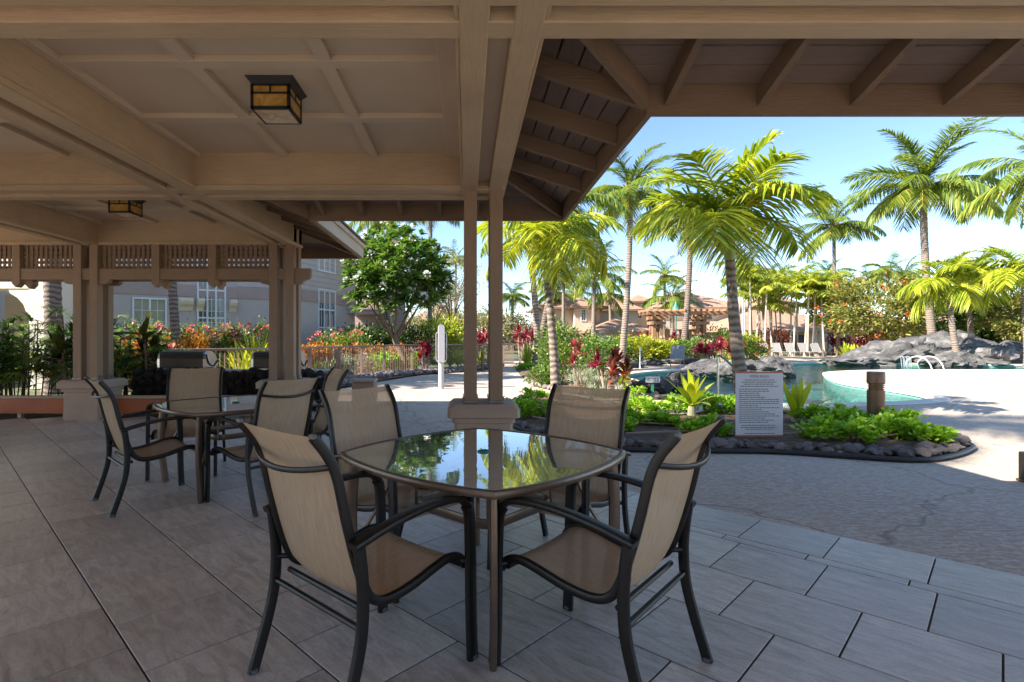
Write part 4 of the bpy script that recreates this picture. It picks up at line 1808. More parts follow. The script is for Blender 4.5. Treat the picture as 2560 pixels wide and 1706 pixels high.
# ---- strip of shrubs beyond the path and behind the pool arm
for i, (u, Y, r_, h_) in enumerate(((1318, 24.5, .6, 1.25), (1345, 23.5, .65, 1.5), (1372, 25, .6, 1.5), (1400, 24, .6, 1.4), (1425, 26, .6, 1.4))):
    strap_plant('spider_lily_clump', 'big clump of upright light green strap leaves beyond the path', at(u, Y, .0), h_, .13, 26, M['ygrn'], 'light green strap-leaf clumps beyond the path', .15, 'plant', False, .35)
for (u, Y, r_) in ((1328, 23.0, .6), (1350, 22.6, .55), (1310, 22.9, .5)):
    shrub('ground_cover_shrub', 'flat light green ground-cover mound at the path edge', 'shrub', at(u, Y), r_, .28, 500, .10, .06, M['bedleaf'], 'ground-cover mounds at the path edge', .4, clump=14)
for i, u in enumerate((1300, 1322, 1340)):
    ti_plant('red ti plant rising behind the strap-leaf clumps', at(u, 27.5 + i), 1.75, 4, M['red'], .55, .12, 'red ti plants behind strap leaves', .4)
for i, (u, Y, w, h_, mt) in enumerate(((1500, 28, 1.1, 1.15, 'grn'), (1540, 29, 1.0, 1.3, 'grn'), (1568, 30, 1.0, 1.35, 'ygrn'), (1600, 30, 1.05, 1.3, 'ygrn'), (1625, 31, .9, 1.2, 'ygrn'), (1662, 31, .9, 1.1, 'ygrn'), (1690, 32, 1.1, 1.3, 'grn'), (1720, 32.5, 1.1, 1.35, 'grn'),
                                       (1838, 30.5, 1.0, 1.5, 'ygrn'), (1880, 33, 1.0, 1.5, 'ygrn'), (1460, 29, 1.1, 1.2, 'grn'), (1640, 32, .8, 1.0, 'ygrn'), (1790, 34, 1.4, 1.9, 'grn'), (1815, 35, 1.4, 1.7, 'grn'))):
    shrub('hedge_shrub', 'yellow-green hedge shrub along the far pool edge' if mt == 'ygrn' else 'mid green hedge shrub along the far pool edge', 'shrub', at(u, Y), w, h_, 1300, .17, .085, M[mt], 'hedge shrubs along the far pool edge, ' + ('yellow' if mt == 'ygrn' else 'green'), .5, clump=26)
for (u, Y, h_) in ((1760, 27.5, 1.15), (1808, 28.5, 1.45), (1562, 31, 1.9), (1615, 33, 2.0), (1690, 36, 1.9), (1655, 36, 1.7)):
    ti_plant('bushy red ti plant along the far side of the pool', at(u, Y), h_ * .8, 9, M['red'], .5, .12, 'bushy red ti plants across the pool', .45, nl=16)
shrub('flowering_shrub', 'small orange-flowered shrub beside the large palm trunk', 'shrub', at(1885, 29), .8, 1.1, 900, .15, .08, M['grn'], None, .5, clump=18, flower=(M['orange'], 30, .12))
for (u, Y) in ((2115, 33), (2155, 33.5), (2132, 32.6)):
    strap_plant('lime_strap_clump', 'yellow-lime strap-leaf clump beside the rock waterfall', at(u, Y), 1.25, .16, 24, M['lime'], 'yellow-lime clumps by the waterfall', .1, 'plant', False, .4)

# ================================================================== LEFT GARDEN
for (x, y, h_, r_, n_) in ((-7.2, 10.3, 1.75, .75, 22), (-8.3, 10.1, 1.9, .75, 22), (-6.4, 10.6, 1.45, .5, 14), (-9.2, 10.6, 1.8, .7, 18), (-7.8, 11.4, 2.0, .8, 20), (-8.9, 9.7, 1.5, .5, 12)):
    fan_clump('dense dark green lady palm clump with many thin canes, outside the columns', (x, y, 0), h_, r_, n_, 'lady palm clumps outside the columns')
for (x, y, h_) in ((-7.4, 9.95, 1.75), (-7.0, 10.2, 1.65)):
    ti_plant('dark green ti plant rising above the lady palms', (x, y, 0), h_, 3, M['darkti'], .55, .12, 'dark green ti plants by the column', .3)
ti_plant('olive-brown ti plant between stucco column and lava counter', (-6.35, 10.7, 0), 1.45, 3, M['darkti'], .6, .13, None, .25)
# crotons and ixora hedge behind the railing
for i, u in enumerate((300, 345, 330, 380, 415, 365, 480, 505, 445)):
    Y = 14.2 + .5 * (i % 3)
    shrub('croton', 'orange and yellow variegated croton behind the railing', 'shrub', at(u, Y), .5, 1.15 + .2 * (i % 2), 900, .17, .06, M['croton'], 'orange crotons behind the railing', .6, clump=16, prof=PROF_LANCE)
for i, u in enumerate((330, 385, 440, 490, 540, 590, 640, 690)):
    shrub('flowering_hedge', 'dark green hedge bush covered with coral pink flower heads', 'shrub', at(u, 17.2 + .3 * (i % 2)), .75, 1.62, 1500, .11, .06, M['grn'], 'coral flowered hedge bushes', .4, clump=26, flower=(M['pink'], 34, .13))
for (u, Y, h_) in ((408, 13.6, .9), (440, 13.4, .75), (485, 13.7, .8), (462, 13.2, .7)):
    ti_plant('crimson and pink striped ti plant against the railing', at(u, Y), h_, 5, M['red'], .5, .10, 'striped ti plants against the railing', .3)
for (u, Y, h_) in ((600, 14.4, 1.05), (640, 14.9, 1.3), (670, 15.2, 1.2), (620, 14.0, .8), (655, 14.2, .8)):
    t = strap_plant('areca_clump', 'bright yellow-green feathery clump behind the railing', at(u, Y), h_ * 1.45, .06, 90, M['lime'], 'yellow-green feathery clumps behind the railing', .12, 'plant', False, .45)
for i, (u, Y) in enumerate(((775, 19.5), (800, 20.2), (838, 20.8), (880, 21.0), (920, 21.6), (955, 22), (985, 22.4))):
    shrub('croton', 'copper-orange croton under the plumeria tree', 'shrub', at(u, Y), .62, .98, 850, .16, .075, M['croton'], 'copper crotons under the plumeria', .5, clump=18, lv=nr.uniform(.25, .72, 850))
for (u, Y) in ((850, 24), (900, 24.5), (815, 24.5)):
    shrub('flowering_hedge', 'green bush with pink and orange heads below the apartment window', 'shrub', at(u, Y), 1.0, 1.5, 1300, .14, .07, M['grn'], 'flowering bushes below the window', .4, clump=24, flower=(M['pink'], 26, .14))
strap_plant('white_lily', 'white flowered lily tuft behind the railing', at(822, 18.4), 1.0, .07, 36, M['silver'], None, .0, 'plant', False, .3)
for (u, Y) in ((785, 15.6), (805, 16.2)):
    strap_plant('yellow_grass_clump', 'yellow-green grass clump just behind the railing corner', at(u, Y), .95, .035, 70, M['lime'], 'yellow-green grass clumps', .0, 'grass tuft', False, .35)
for (u, Y, r_) in ((860, 19.6, .5), (895, 20.3, .55), (945, 20.9, .55), (1010, 22.2, .6), (1040, 22.8, .6), (975, 21.4, .4)):
    shrub('low_shrub', 'pale green low bush seen through the railing', 'shrub', at(u, Y), r_, .7, 700, .12, .05, M['silver'] if u < 900 else M['bedleaf'], 'low bushes seen through the railing', .5, clump=14)
for (u, Y) in ((1058, 20.5), (1068, 20.8)):
    ti_plant('dark crimson ti plant beside the white shower post', at(u, Y), 1.05, 5, M['red'], .38, .09, 'dark crimson ti plants by the shower post', .2)
for (u, Y) in ((1125, 23.5), (1145, 24), (1200, 25)):
    strap_plant('strap_clump', 'green strap-leaf clump along the railing near the posts', at(u, Y), 1.15, .11, 26, M['ygrn'], 'green strap clumps along the railing', .1, 'plant', False, .4)
for (u, Y) in ((1118, 30), (1140, 31), (1098, 32)):
    shrub('yellow_shrub', 'yellow and green mottled shrub behind the shower post', 'shrub', at(u, Y), 1.3, 2.4, 1500, .2, .1, M['ygrn'], 'yellow mottled shrubs', .4, clump=26)
for u in (1205, 1225, 1190):
    ti_plant('red ti plant seen between the twin posts', at(u, 28), 1.6, 5, M['red'], .5, .11, 'red ti plants between the twin posts', .4)
for (u, Y) in ((880, 26), (915, 27), (960, 27), (1000, 28), (1035, 28.5)):
    shrub('dark_shrub', 'dark green shrub in the shade of the plumeria', 'shrub', at(u, Y), 1.3, 1.9, 1300, .18, .09, M['dkgrn'], 'dark shrubs behind the plumeria', .4, clump=22)

# far scrub and trees
for i, (u, Y, w, h_) in enumerate(((1095, 60, 4.5, 4.3), (1150, 66, 5, 4.6), (1215, 62, 5, 4.3), (1275, 66, 5, 4.2), (1320, 64, 4.5, 3.6), (1040, 62, 4, 3.6))):
    shrub('scrub_bush', 'dry olive-grey scrub bush beyond the garden', 'bush', at(u, Y), w, h_, 3200, .42, .13, M['olive'], 'dry scrub bushes beyond the garden', .4, clump=60, nstem=0)
broad_tree('kiawe_tree', 'sparse feathery grey-green tree behind the twin posts', at(1130, 46), 9, 3.4, 3.4, 2.6, 6.3, 4500, .3, .06, M['olive'], 46, .17, 9, openness=.13, forkz=.3)
broad_tree('kiawe_tree', 'thin grey-green tree beside the plumeria crown', at(1085, 48), 8, 2.4, 2.4, 2.4, 5.6, 3000, .28, .06, M['olive'], 36, .14, 7, openness=.13, forkz=.3)

# plumeria -------------------------------------------------------------
def plumeria(base):
    t = thing('plumeria_tree', 'rounded plumeria tree with white flower clusters behind the railing', 'tree', base)
    base = Vector(base)
    rs = random.Random(5)
    m = MB()
    m.tube(smooth_path([(.15, 0, -.05), (.1, 0, .5), (-.1, 0, .95), (-.3, 0, 1.35)], 4), [.19, .16, .145, .14, .14, .135, .13, .13, .125, .12, .12, .11, .10], 10)
    m.obj('trunk', M['bark'], t, True)
    C_ = Vector((-.15, 0, 3.65))
    tips = []
    n = 800
    for i in range(n):
        d = Vector(rdirs(1)[0])
        if d.z < -.72:
            continue
        r = rs.uniform(.72, 1.0) if i % 3 else rs.uniform(.45, .75)
        p = C_ + Vector((d.x * 2.2, d.y * 2.1, d.z * 2.15)) * r
        if d.z < -.1:
            p.z += .25
        tips.append((p, d))
    for k in range(9):
        a_ = 2 * math.pi * k / 9 + rs.random()
        e = C_ + Vector((math.cos(a_) * 1.5, math.sin(a_) * 1.5, rs.uniform(-.3, 1.3)))
        m = MB()
        m.tube(smooth_path([(-.25, 0, 1.25), Vector((-.25, 0, 1.3)).lerp(e, .45) + Vector((0, 0, -.15)), e], 4), [.062 * (1 - .08 * i) for i in range(9)], 8)
        m.obj('limb', M['bark'], t, True)
    lb = LB()
    fb_ = LB()
    for (p, d) in tips:
        k = 15
        az = nr.rand(k) * 6.28
        el = np.radians(nr.uniform(-25, 65, k))
        ax = d * .8 + Vector((0, 0, .75))
        dd = np.stack([np.cos(az) * np.cos(el), np.sin(az) * np.cos(el), np.sin(el)], 1) + np.array(ax)[None] * .5
        lb.add(np.tile(np.array(p), (k, 1)), dd, nr.uniform(.28, .46, k), .10, droop=nr.uniform(.15, .5, k), prof=PROF_LANCE, roll=nr.uniform(-.5, .5, k), lv=np.clip(nr.rand() * .6 + nr.rand(k) * .4, 0, 1))
        if rs.random() < .11:
            q = rdirs(26, .6)
            fb_.add(np.array(p) + np.array(ax) * .16 + q * .09, q, .1, .085, droop=0, roll=nr.uniform(-1, 1, 26), prof=PROF_OVAL)
    lb.obj('crown', M['plum'], t)
    tag(fb_.obj('blossoms', M['wflower'], t), kind='stuff')


plumeria(at(1003, 21.5))

# ================================================================== PALMS
palm('christmas_palm', 'stout green palm with drooping glossy fronds behind the rules sign', 'adon', W(1864, 1030), A(1825, 648, 9.45), .125, .08, 1.95, {'up': 6, 'mid': 8, 'low': 2}, None, .25, 3, M['ptrunk'], .62)
palm('christmas_palm', 'slim green palm whose arching fronds brush the pavilion eave', 'adon', W(1392, 1008), A(1368, 705, 10.7), .10, .072, 1.75, {'up': 5, 'mid': 7, 'low': 2}, None, -.25, 4, M['ptrunk'], .75)
CP = 'tall coconut palms round the pool'
palm('coconut_palm', 'slender pale-ringed palm trunk standing behind the slim green palm', 'coco', at(1347, 22), A(1318, 560, 21), .15, .11, 2.6, {'up': 4, 'mid': 6, 'low': 5}, None, -.3, 21)
palm('coconut_palm', 'dark leaning palm trunk crossing the slim green palm', 'coco', at(1338, 25), A(1412, 505, 23), .19, .13, 3.0, {'up': 4, 'mid': 7, 'low': 6}, None, .15, 22, M['ptrunkd'])
palm('coconut_palm', 'tall slender coconut palm rising beside the tiled house with the tall window', 'coco', at(1553, 27), A(1577, 478, 27), .17, .13, 2.9, {'up': 8, 'mid': 10, 'low': 7}, None, .45, 23)
palm('coconut_palm', 'coconut palm half hidden behind the stout green palm', 'coco', at(1706, 33), A(1728, 560, 33), .2, .15, 3.0, {'up': 5, 'mid': 8, 'low': 5}, None, .3, 24, M['ptrunkd'])
palm('coconut_palm', 'tallest coconut palm against open sky beyond the waterfall rocks', 'coco', at(2338, 34), A(2308, 468, 34), .24, .19, 4.6, {'up': 9, 'mid': 11, 'low': 8}, None, .5, 25)
palm('coconut_palm', 'distant slender coconut palm between stout palm and tallest palm', 'coco', at(2087, 50), A(2085, 570, 50), .17, .14, 4.2, {'up': 7, 'mid': 10, 'low': 7}, None, 0, 26)
palm('coconut_palm', 'coconut palm whose fronds enter beyond the tallest palm', 'coco', at(2640, 22), A(2618, 420, 22), .24, .16, 3.4, {'up': 6, 'mid': 9, 'low': 8}, None, .2, 27)
far_c = [(1280, 812, 1281, 742, 62, 2.9), (1408, 850, 1409, 690, 55, 3.3), (1482, 860, 1486, 690, 44, 3.3), (1530, 850, 1524, 738, 60, 3.3), (1682, 868, 1680, 748, 42, 2.6),
         (1878, 850, 1872, 680, 52, 3.3), (1912, 850, 1908, 712, 55, 2.7), (1386, 850, 1382, 730, 62, 3.0), (1440, 850, 1437, 740, 68, 3.0), (1660, 850, 1662, 690, 66, 3.2),
         (2065, 850, 2068, 690, 70, 3.2), (2222, 850, 2220, 682, 62, 3.2), (2270, 850, 2262, 692, 66, 3.2), (2180, 850, 2170, 700, 66, 3.0), (1950, 850, 1948, 705, 70, 3.0), (1220, 830, 1222, 790, 75, 2.6)]
for i, (u0, v0, u1, v1, Y, fl) in enumerate(far_c):
    palm('coconut_palm', 'far coconut palm above the red-roofed houses', 'coco', at(u0, Y), A(u1, v1, Y), .2, .15, fl, {'up': 5, 'mid': 7, 'low': 6}, 'far coconut palms above the houses', .1, 50 + i)
palm('christmas_palm', 'leaning green palm rising from the waterfall rocks', 'adon', at(2397, 28), A(2372, 735, 28), .16, .12, 2.1, {'up': 4, 'mid': 7, 'low': 5}, None, .2, 31, None, .5)
palm('christmas_palm', 'dark-trunked green palm with orange fruit behind the waterfall rocks', 'adon', at(2434, 34), A(2419, 722, 34), .17, .13, 2.6, {'up': 5, 'mid': 7, 'low': 5}, None, .1, 32, M['ptrunkd'], .5)
palm('christmas_palm', 'green palm overhanging the far end of the waterfall pile by the bronze tree', 'adon', at(2572, 26), A(2560, 705, 26), .15, .11, 2.3, {'up': 4, 'mid': 7, 'low': 5}, None, .1, 33, None, .5)
# palms behind the left garden
palm('coconut_palm', 'thick grey ringed palm trunk beside the cream building', 'coco', at(137, 13), A(122, 330, 13), .19, .165, 3.0, {'up': 5, 'mid': 7, 'low': 5}, None, .0, 41, M['ptrunkd'])
palm('coconut_palm', 'slim curved grey trunk in front of the apartment window', 'adon', at(448, 15.5), A(420, 420, 15.5), .13, .10, 2.4, {'up': 4, 'mid': 6, 'low': 4}, None, .3, 42, M['ptrunkd'], .6)
palm('coconut_palm', 'tall palm trunk against the sky above the plumeria', 'coco', at(1074, 34), A(1077, 470, 34), .15, .12, 3.2, {'up': 5, 'mid': 7, 'low': 6}, None, .0, 43)
palm('coconut_palm', 'palm crown with orange fruit just above the plumeria', 'coco', at(968, 30), A(972, 540, 30), .17, .13, 2.7, {'up': 5, 'mid': 7, 'low': 6}, None, .0, 44)
palm('coconut_palm', 'small far palm tip beside the left post', 'coco', at(1136, 58), A(1140, 650, 58), .16, .12, 2.6, {'up': 5, 'mid': 5, 'low': 4}, None, .0, 45)
# the palm outside the frame that throws its shadow on the deck
palm('coconut_palm', 'tall coconut palm outside the pavilion whose shadow falls on the deck', 'coco', (-10.6, 3.4, 0), (-9.6, 2.9, 13.6), .22, .15, 3.4, {'up': 5, 'mid': 8, 'low': 8}, None, .2, 46)

# slender cane palms
rs_ = random.Random(9)
for i in range(24):
    u = 1845 + i * 11.5 + rs_.uniform(-6, 6)
    Y = rs_.uniform(40, 46)
    v1 = rs_.uniform(700, 775) + (15 if 1900 < u < 1960 else 0)
    palm('cane_palm', 'slender pale-stemmed cane palm in the grove behind the loungers', 'areca', at(u, Y), A(u + rs_.uniform(-9, 9), v1, Y), .07, .055, 1.75, {'up': 4, 'mid': 6}, 'slender cane palms behind the loungers', rs_.uniform(-.3, .3), 70 + i, M['cane'], .5)

# broad trees on the right
broad_tree('flame_tree', 'broad olive-green tree dotted with orange flowers behind the waterfall', at(2200, 38), 6.4, 4.1, 3.4, 2.5, 3.6, 11000, .3, .12, M['tulip'], 90, .2, 10, None, (M['orange'], 46, .22), openness=.10)
broad_tree('flame_tree', 'smaller yellow-green tree between the flame tree and the cane palms', at(2095, 42), 5, 2.2, 2.2, 1.9, 3.4, 4500, .28, .11, M['ygrn'], 40, .14, 7, openness=.12)
broad_tree('dark_tree', 'dense green tree directly behind the waterfall rocks', at(2400, 40), 6, 3.3, 2.8, 2.4, 3.0, 7500, .3, .13, M['grn'], 60, .2, 8, openness=.11)
broad_tree('dark_tree', 'very dark green tree under the far tiled roof', at(2500, 39), 6, 2.9, 2.8, 1.9, 3.0, 6500, .3, .13, M['dkgrn'], 50, .2, 8, openness=.11)
broad_tree('bronze_tree', 'bronze-green round tree standing beyond the waterfall boulders', at(2560, 33), 5.4, 2.2, 2.2, 1.7, 2.7, 5200, .26, .11, M['tulip'], 46, .15, 8, openness=.11)
for (u, Y, w, h_, mt) in ((2190, 41, 1.4, 2.1, 'red'), (2160, 41, 1.0, 1.6, 'red'), (2270, 41, 1.2, 1.7, 'red'), (2300, 40, 1.3, 1.6, 'lime'), (2100, 44, 1.0, 1.7, 'red'), (1935, 43, 1.3, 2.1, 'copper')):
    shrub('colour_shrub', {'red': 'red-leaved shrub below the trees', 'lime': 'lime shrub below the trees', 'copper': 'dark copper-leaved shrub among the cane palm stems'}[mt], 'shrub', at(u, Y), w, h_, 900, .22, .09, M[mt], 'coloured shrubs below the trees ' + mt, .5, clump=18)

# ================================================================== BUILDINGS
M['wallA'] = basic('lilac_grey_stucco', (.50, .43, .40), .85, .06, 1.2, .25, 60)
M['wallP'] = basic('peach_stucco', (.58, .455, .335), .85, .07, .8, .2, 40)
M['wallC'] = basic('cream_stucco', (.74, .66, .54), .85, .05, .8, .2, 40)
M['bandA'] = basic('mauve_band', (.40, .30, .265), .8, .06, 1.2, .15)
M['trimP'] = basic('brown_trim', (.34, .21, .15), .7, .1, 2, .1)
M['dark'] = basic('opening_shade_paint', (.07, .055, .05), .8, .2, 2, .1)  # dark colour standing for the shade inside an opening
rm, nt, bs = nmat('clay_roof_tile')
vec = _coords(nt)
wv = nt.nodes.new('ShaderNodeTexWave')
wv.bands_direction = 'Z'
wv.wave_profile = 'SAW'
wv.inputs['Scale'].default_value = 2.4
nt.links.new(vec, wv.inputs['Vector'])
nz = _noise(nt, vec, 1.8, 6, .7)
c = _ramp(nt, nz, ((.3, (.26, .15, .10)), (.55, (.36, .22, .15)), (.8, (.44, .29, .2))))
nt.links.new(c, bs.inputs['Base Color'])
bs.inputs['Roughness'].default_value = .85
_bump(nt, bs, wv.outputs['Fac'], .8, .08)
M['roof'] = rm
gw, nt, bs = nmat('window_glass')
vec = _coords(nt)
nt.links.new(_ramp(nt, _noise(nt, vec, .8, 2), ((.35, (.05, .06, .065)), (.7, (.12, .13, .13)))), bs.inputs['Base Color'])
bs.inputs['Roughness'].default_value = .08
bs.inputs['Specular IOR Level'].default_value = .8
M['pane'] = gw
M['blind'] = basic('window_blind', (.36, .35, .24), .8, .1, 2, .05)


def wall_window(parent, p0, dirx, w, h, cols, rows, glass, sash=.0, mid=None, nrm=None):
    """window lying on a wall: p0 = lower left corner, dirx = unit vector along the wall; built proud of it"""
    p0, dx = Vector(p0), Vector(dirx)
    n_ = Vector((dx.y, -dx.x, 0))

    def bx(m, a0, a1, z0, z1, d0, d1):
        q = []
        for d in (d0, d1):
            pass
        b_ = [p0 + dx * a0 + n_ * d1, p0 + dx * a1 + n_ * d1, p0 + dx * a1 + n_ * d0, p0 + dx * a0 + n_ * d0]
        m.hexa([(v.x, v.y, v.z + z0) for v in b_], [(v.x, v.y, v.z + z1) for v in b_])
    root = thing('window', parent=parent)
    fw = .07
    m = MB()
    bx(m, -fw, 0, -fw, h + fw, 0, .08)
    bx(m, w, w + fw, -fw, h + fw, 0, .08)
    bx(m, 0, w, -fw, 0, 0, .08)
    bx(m, 0, w, h, h + fw, 0, .08)
    for k in range(1, cols):
        bx(m, w * k / cols - fw * .55, w * k / cols + fw * .55, 0, h, 0, .075)
    if mid:
        for q in mid:
            bx(m, 0, w, h * q - .035, h * q + .035, 0, .07)
    m.obj('frame', M['wframe'], root)
    m = MB()
    cw = w / cols
    for k in range(cols):
        bx(m, cw * (k + .5) - .012, cw * (k + .5) + .012, 0, h, .01, .035)
    for k in range(1, rows):
        bx(m, 0, w, h * k / rows - .012, h * k / rows + .012, .01, .034)
    if rows > 1:
        m.obj('muntins', M['wframe'], root)
    for k in range(cols):
        m = MB()
        bx(m, cw * k + .02, cw * (k + 1) - .02, .0, h, .004, .014)
        m.obj('pane', glass, root)
    return root


def wall_strip(parent, pts, z0, z1, th, mat, name='wall', out=0.0):
    """vertical wall along a plan polyline (front on the right-hand side when walking pts)"""
    for i in range(len(pts) - 1):
        a_, b_ = Vector((pts[i][0], pts[i][1], 0)), Vector((pts[i + 1][0], pts[i + 1][1], 0))
        d = (b_ - a_).normalized()
        n_ = Vector((d.y, -d.x, 0))
        q = [a_ + n_ * out, b_ + n_ * out, b_ - n_ * th, a_ - n_ * th]
        m = MB()
        m.hexa([(v.x, v.y, z0) for v in q], [(v.x, v.y, z1) for v in q])
        m.obj(name, mat, parent)


# left apartment building
ab = thing('apartment_building', 'lilac-grey apartment building with white grid windows behind the flowered hedge', 'building', (0, 0, 0))
p_a, p_b, p_c = (-17.6, 20.0), (-10.85, 25.2), (-8.2, 26.4)
plan = [p_a, p_b, p_c, (-7.2, 29.5), (-6.6, 31.5)]
wall_strip(ab, plan, 0, 7.6, .3, M['wallA'])
wall_strip(ab, plan, 3.2, 3.72, .02, M['bandA'], 'band', .05)
for k in range(13):
    wall_strip(ab, plan[1:], 3.76 + .26 * k, 4.0 + .26 * k, .0, M['wallA'], 'siding_board', .035)
wall_strip(ab, plan, 7.1, 7.35, .02, M['bandA'], 'cornice', .35)
dx = (Vector(p_b) - Vector(p_a)).normalized()
DX = (dx.x, dx.y, 0)


def onA(u, z):
    # where the survey line through u meets wall a-b
    k = (u - U0) / FPX
    ax, ay = p_a
    t_ = (k * ay - ax) / (dx.x - k * dx.y)
    return Vector((ax + dx.x * t_, ay + dx.y * t_, z))


w0, w1 = onA(335, 1.1), onA(412, 1.1)
wall_window(ab, w0 + Vector((0, 0, 0)), DX, (w1 - w0).length, 1.9, 2, 4, M['blind'], mid=[.42])
w0, w1 = onA(496, 1.0), onA(560, 1.0)
wall_window(ab, w0, DX, (w1 - w0).length, 4.2, 3, 8, M['pane'], mid=[.30, .60])
for u in (445, 462, 490, 572):
    p = onA(u, 0)
    m = MB()
    n_ = Vector((dx.y, -dx.x, 0))
    prof = [(0, 2.55), (.05, 2.55), (.14, 2.72), (.30, 2.86), (.36, 2.98), (.36, 3.12), (0, 3.12)]
    bl = [(p.x + n_.x * d, p.y + n_.y * d, z) for d, z in prof]
    tl = [(p.x + n_.x * d + dx.x * .3, p.y + n_.y * d + dx.y * .3, z) for d, z in prof]
    m.hexa(bl, tl)
    m.obj('corbel', M['wallC'], ab)
# right return of the building with the tall blue-white window
a_, b_ = Vector((p_c[0], p_c[1], 0)), Vector((-7.2, 29.5, 0))
d_ = (b_ - a_).normalized()
wall_window(ab, a_ + d_ * 1.5 + Vector((0, 0, .75)), (d_.x, d_.y, 0), 1.5, 3.1, 3, 3, M['pane'], mid=[.37, .68])
wall_window(ab, a_ + d_ * 1.5 + Vector((0, 0, 4.9)), (d_.x, d_.y, 0), 1.5, 1.3, 3, 2, M['pane'])
# balconies further right
for z in (0, 2.9, 5.4):
    m = MB()
    m.box(-6.9, -4.6, 30.6, 32.5, z - .12, z + .02)
    m.obj('balcony_slab', M['wallA'], ab)
    if z > 0:
        m = MB()
        m.box(-6.9, -4.6, 30.55, 30.62, z + .9, z + 1.0)
        m.box(-6.9, -4.6, 30.55, 30.62, z + .02, z + .10)
        for k in range(20):
            x = -6.85 + k * .118
            m.box(x, x + .03, 30.57, 30.6, z + .1, z + .9)
        tag(m.obj('balustrade', M['bandA'], ab), kind='stuff')
m = MB()
m.box(-7.2, -3.8, 32.5, 33, 0, 7.4)
m.obj('wall', M['bandA'], ab)
m = MB()
m.box(-4.62, -4.35, 30.5, 30.8, 0, 7.4)
m.obj('pillar', M['wallA'], ab)

# cream building far left
cb = thing('cream_building', 'sunlit cream building with a deep arched opening beyond the lady palms', 'building', (0, 0, 0))
X0, X1, YF, YB = -24.0, -10.6, 14.0, 15.2
for (x0, x1, z0, z1, nm) in ((X0, -13.7, 0, 5.2, 'wall'), (-11.45, X1, 0, 5.2, 'wall'), (-13.7, -11.45, 2.62, 5.2, 'lintel')):
    m = MB()
    m.box(x0, x1, YF, YB, z0, z1)
    m.obj(nm, M['wallC'], cb)
for (x0, s_) in ((-13.7, 1), (-11.45, -1)):
    m = MB()
    prof = [(0, 2.62), (0, 1.95), (.10 * s_, 2.03), (.16 * s_, 2.2), (.32 * s_, 2.38), (.52 * s_, 2.5), (.56 * s_, 2.62)]
    m.hexa([(x0 + a_, YF + .02, z) for a_, z in prof], [(x0 + a_, YF + .5, z) for a_, z in prof])
    m.obj('corbel', M['wallC'], cb)
m = MB()
m.box(-13.8, -11.3, YB + .8, YB + .95, 0, 2.62)
m.obj('back_wall', M['wallP'], cb)
m = MB()
m.box(X0 - .3, X1 + .3, YF - .3, YB + .3, 5.2, 5.4)
m.obj('roof', M['roof'], cb)


def hip_roof(parent, x0, x1, y0, y1, ze, zr, ov=.6, th=.18, mat=None):
    x0, x1, y0, y1 = x0 - ov, x1 + ov, y0 - ov, y1 + ov
    w, d = x1 - x0, y1 - y0
    i = min(w, d) / 2
    if w >= d:
        r0, r1 = (x0 + i, (y0 + y1) / 2, zr), (x1 - i - .001, (y0 + y1) / 2, zr)
        V = [(x0, y0, ze), (x1, y0, ze), (x1, y1, ze), (x0, y1, ze), r0, r1]
        F = [(0, 1, 5, 4), (1, 2, 5), (2, 3, 4, 5), (3, 0, 4), (3, 2, 1, 0)]
    else:
        r0, r1 = ((x0 + x1) / 2, y0 + i, zr), ((x0 + x1) / 2, y1 - i - .001, zr)
        V = [(x0, y0, ze), (x1, y0, ze), (x1, y1, ze), (x0, y1, ze), r0, r1]
        F = [(0, 1, 4), (1, 2, 5, 4), (2, 3, 5), (3, 0, 4, 5), (3, 2, 1, 0)]
    m = MB()
    m.add(V, F)
    ro = m.obj('roof', mat or M['roof'], parent)
    m = MB()
    m.box(x0 + .03, x1 - .03, y0 + .03, y1 - .03, ze - th, ze - .004)
    m.obj('eave_board', M['trimP'], ro)
    return ro


def vol(parent, ua, ub, Y, dep, ve, vr, ov=.7, base=0.0, mat=None, wins=()):
    """one hipped volume of a house; ua..ub wall span, ve eave level, vr ridge level (survey notes at distance Y)"""
    x0, x1 = (ua - U0) * Y / FPX, (ub - U0) * Y / FPX
    ze = CAMH - (ve - V0) * Y / FPX
    zr = CAMH - (vr - V0) * (Y + dep / 2) / FPX
    m = MB()
    m.box(x0, x1, Y, Y + dep, base, ze - .1)
    m.obj('wall', mat or M['wallP'], parent)
    hip_roof(parent, x0, x1, Y, Y + dep, ze, zr, ov)
    for (wa, wb, va, vb, cols, rows) in wins:
        xa, xb = (wa - U0) * Y / FPX, (wb - U0) * Y / FPX
        z0, z1 = CAMH - (vb - V0) * Y / FPX, CAMH - (va - V0) * Y / FPX
        wall_window(parent, (xa, Y - .002, z0), (1, 0, 0), xb - xa, z1 - z0, cols, rows, M['pane'])


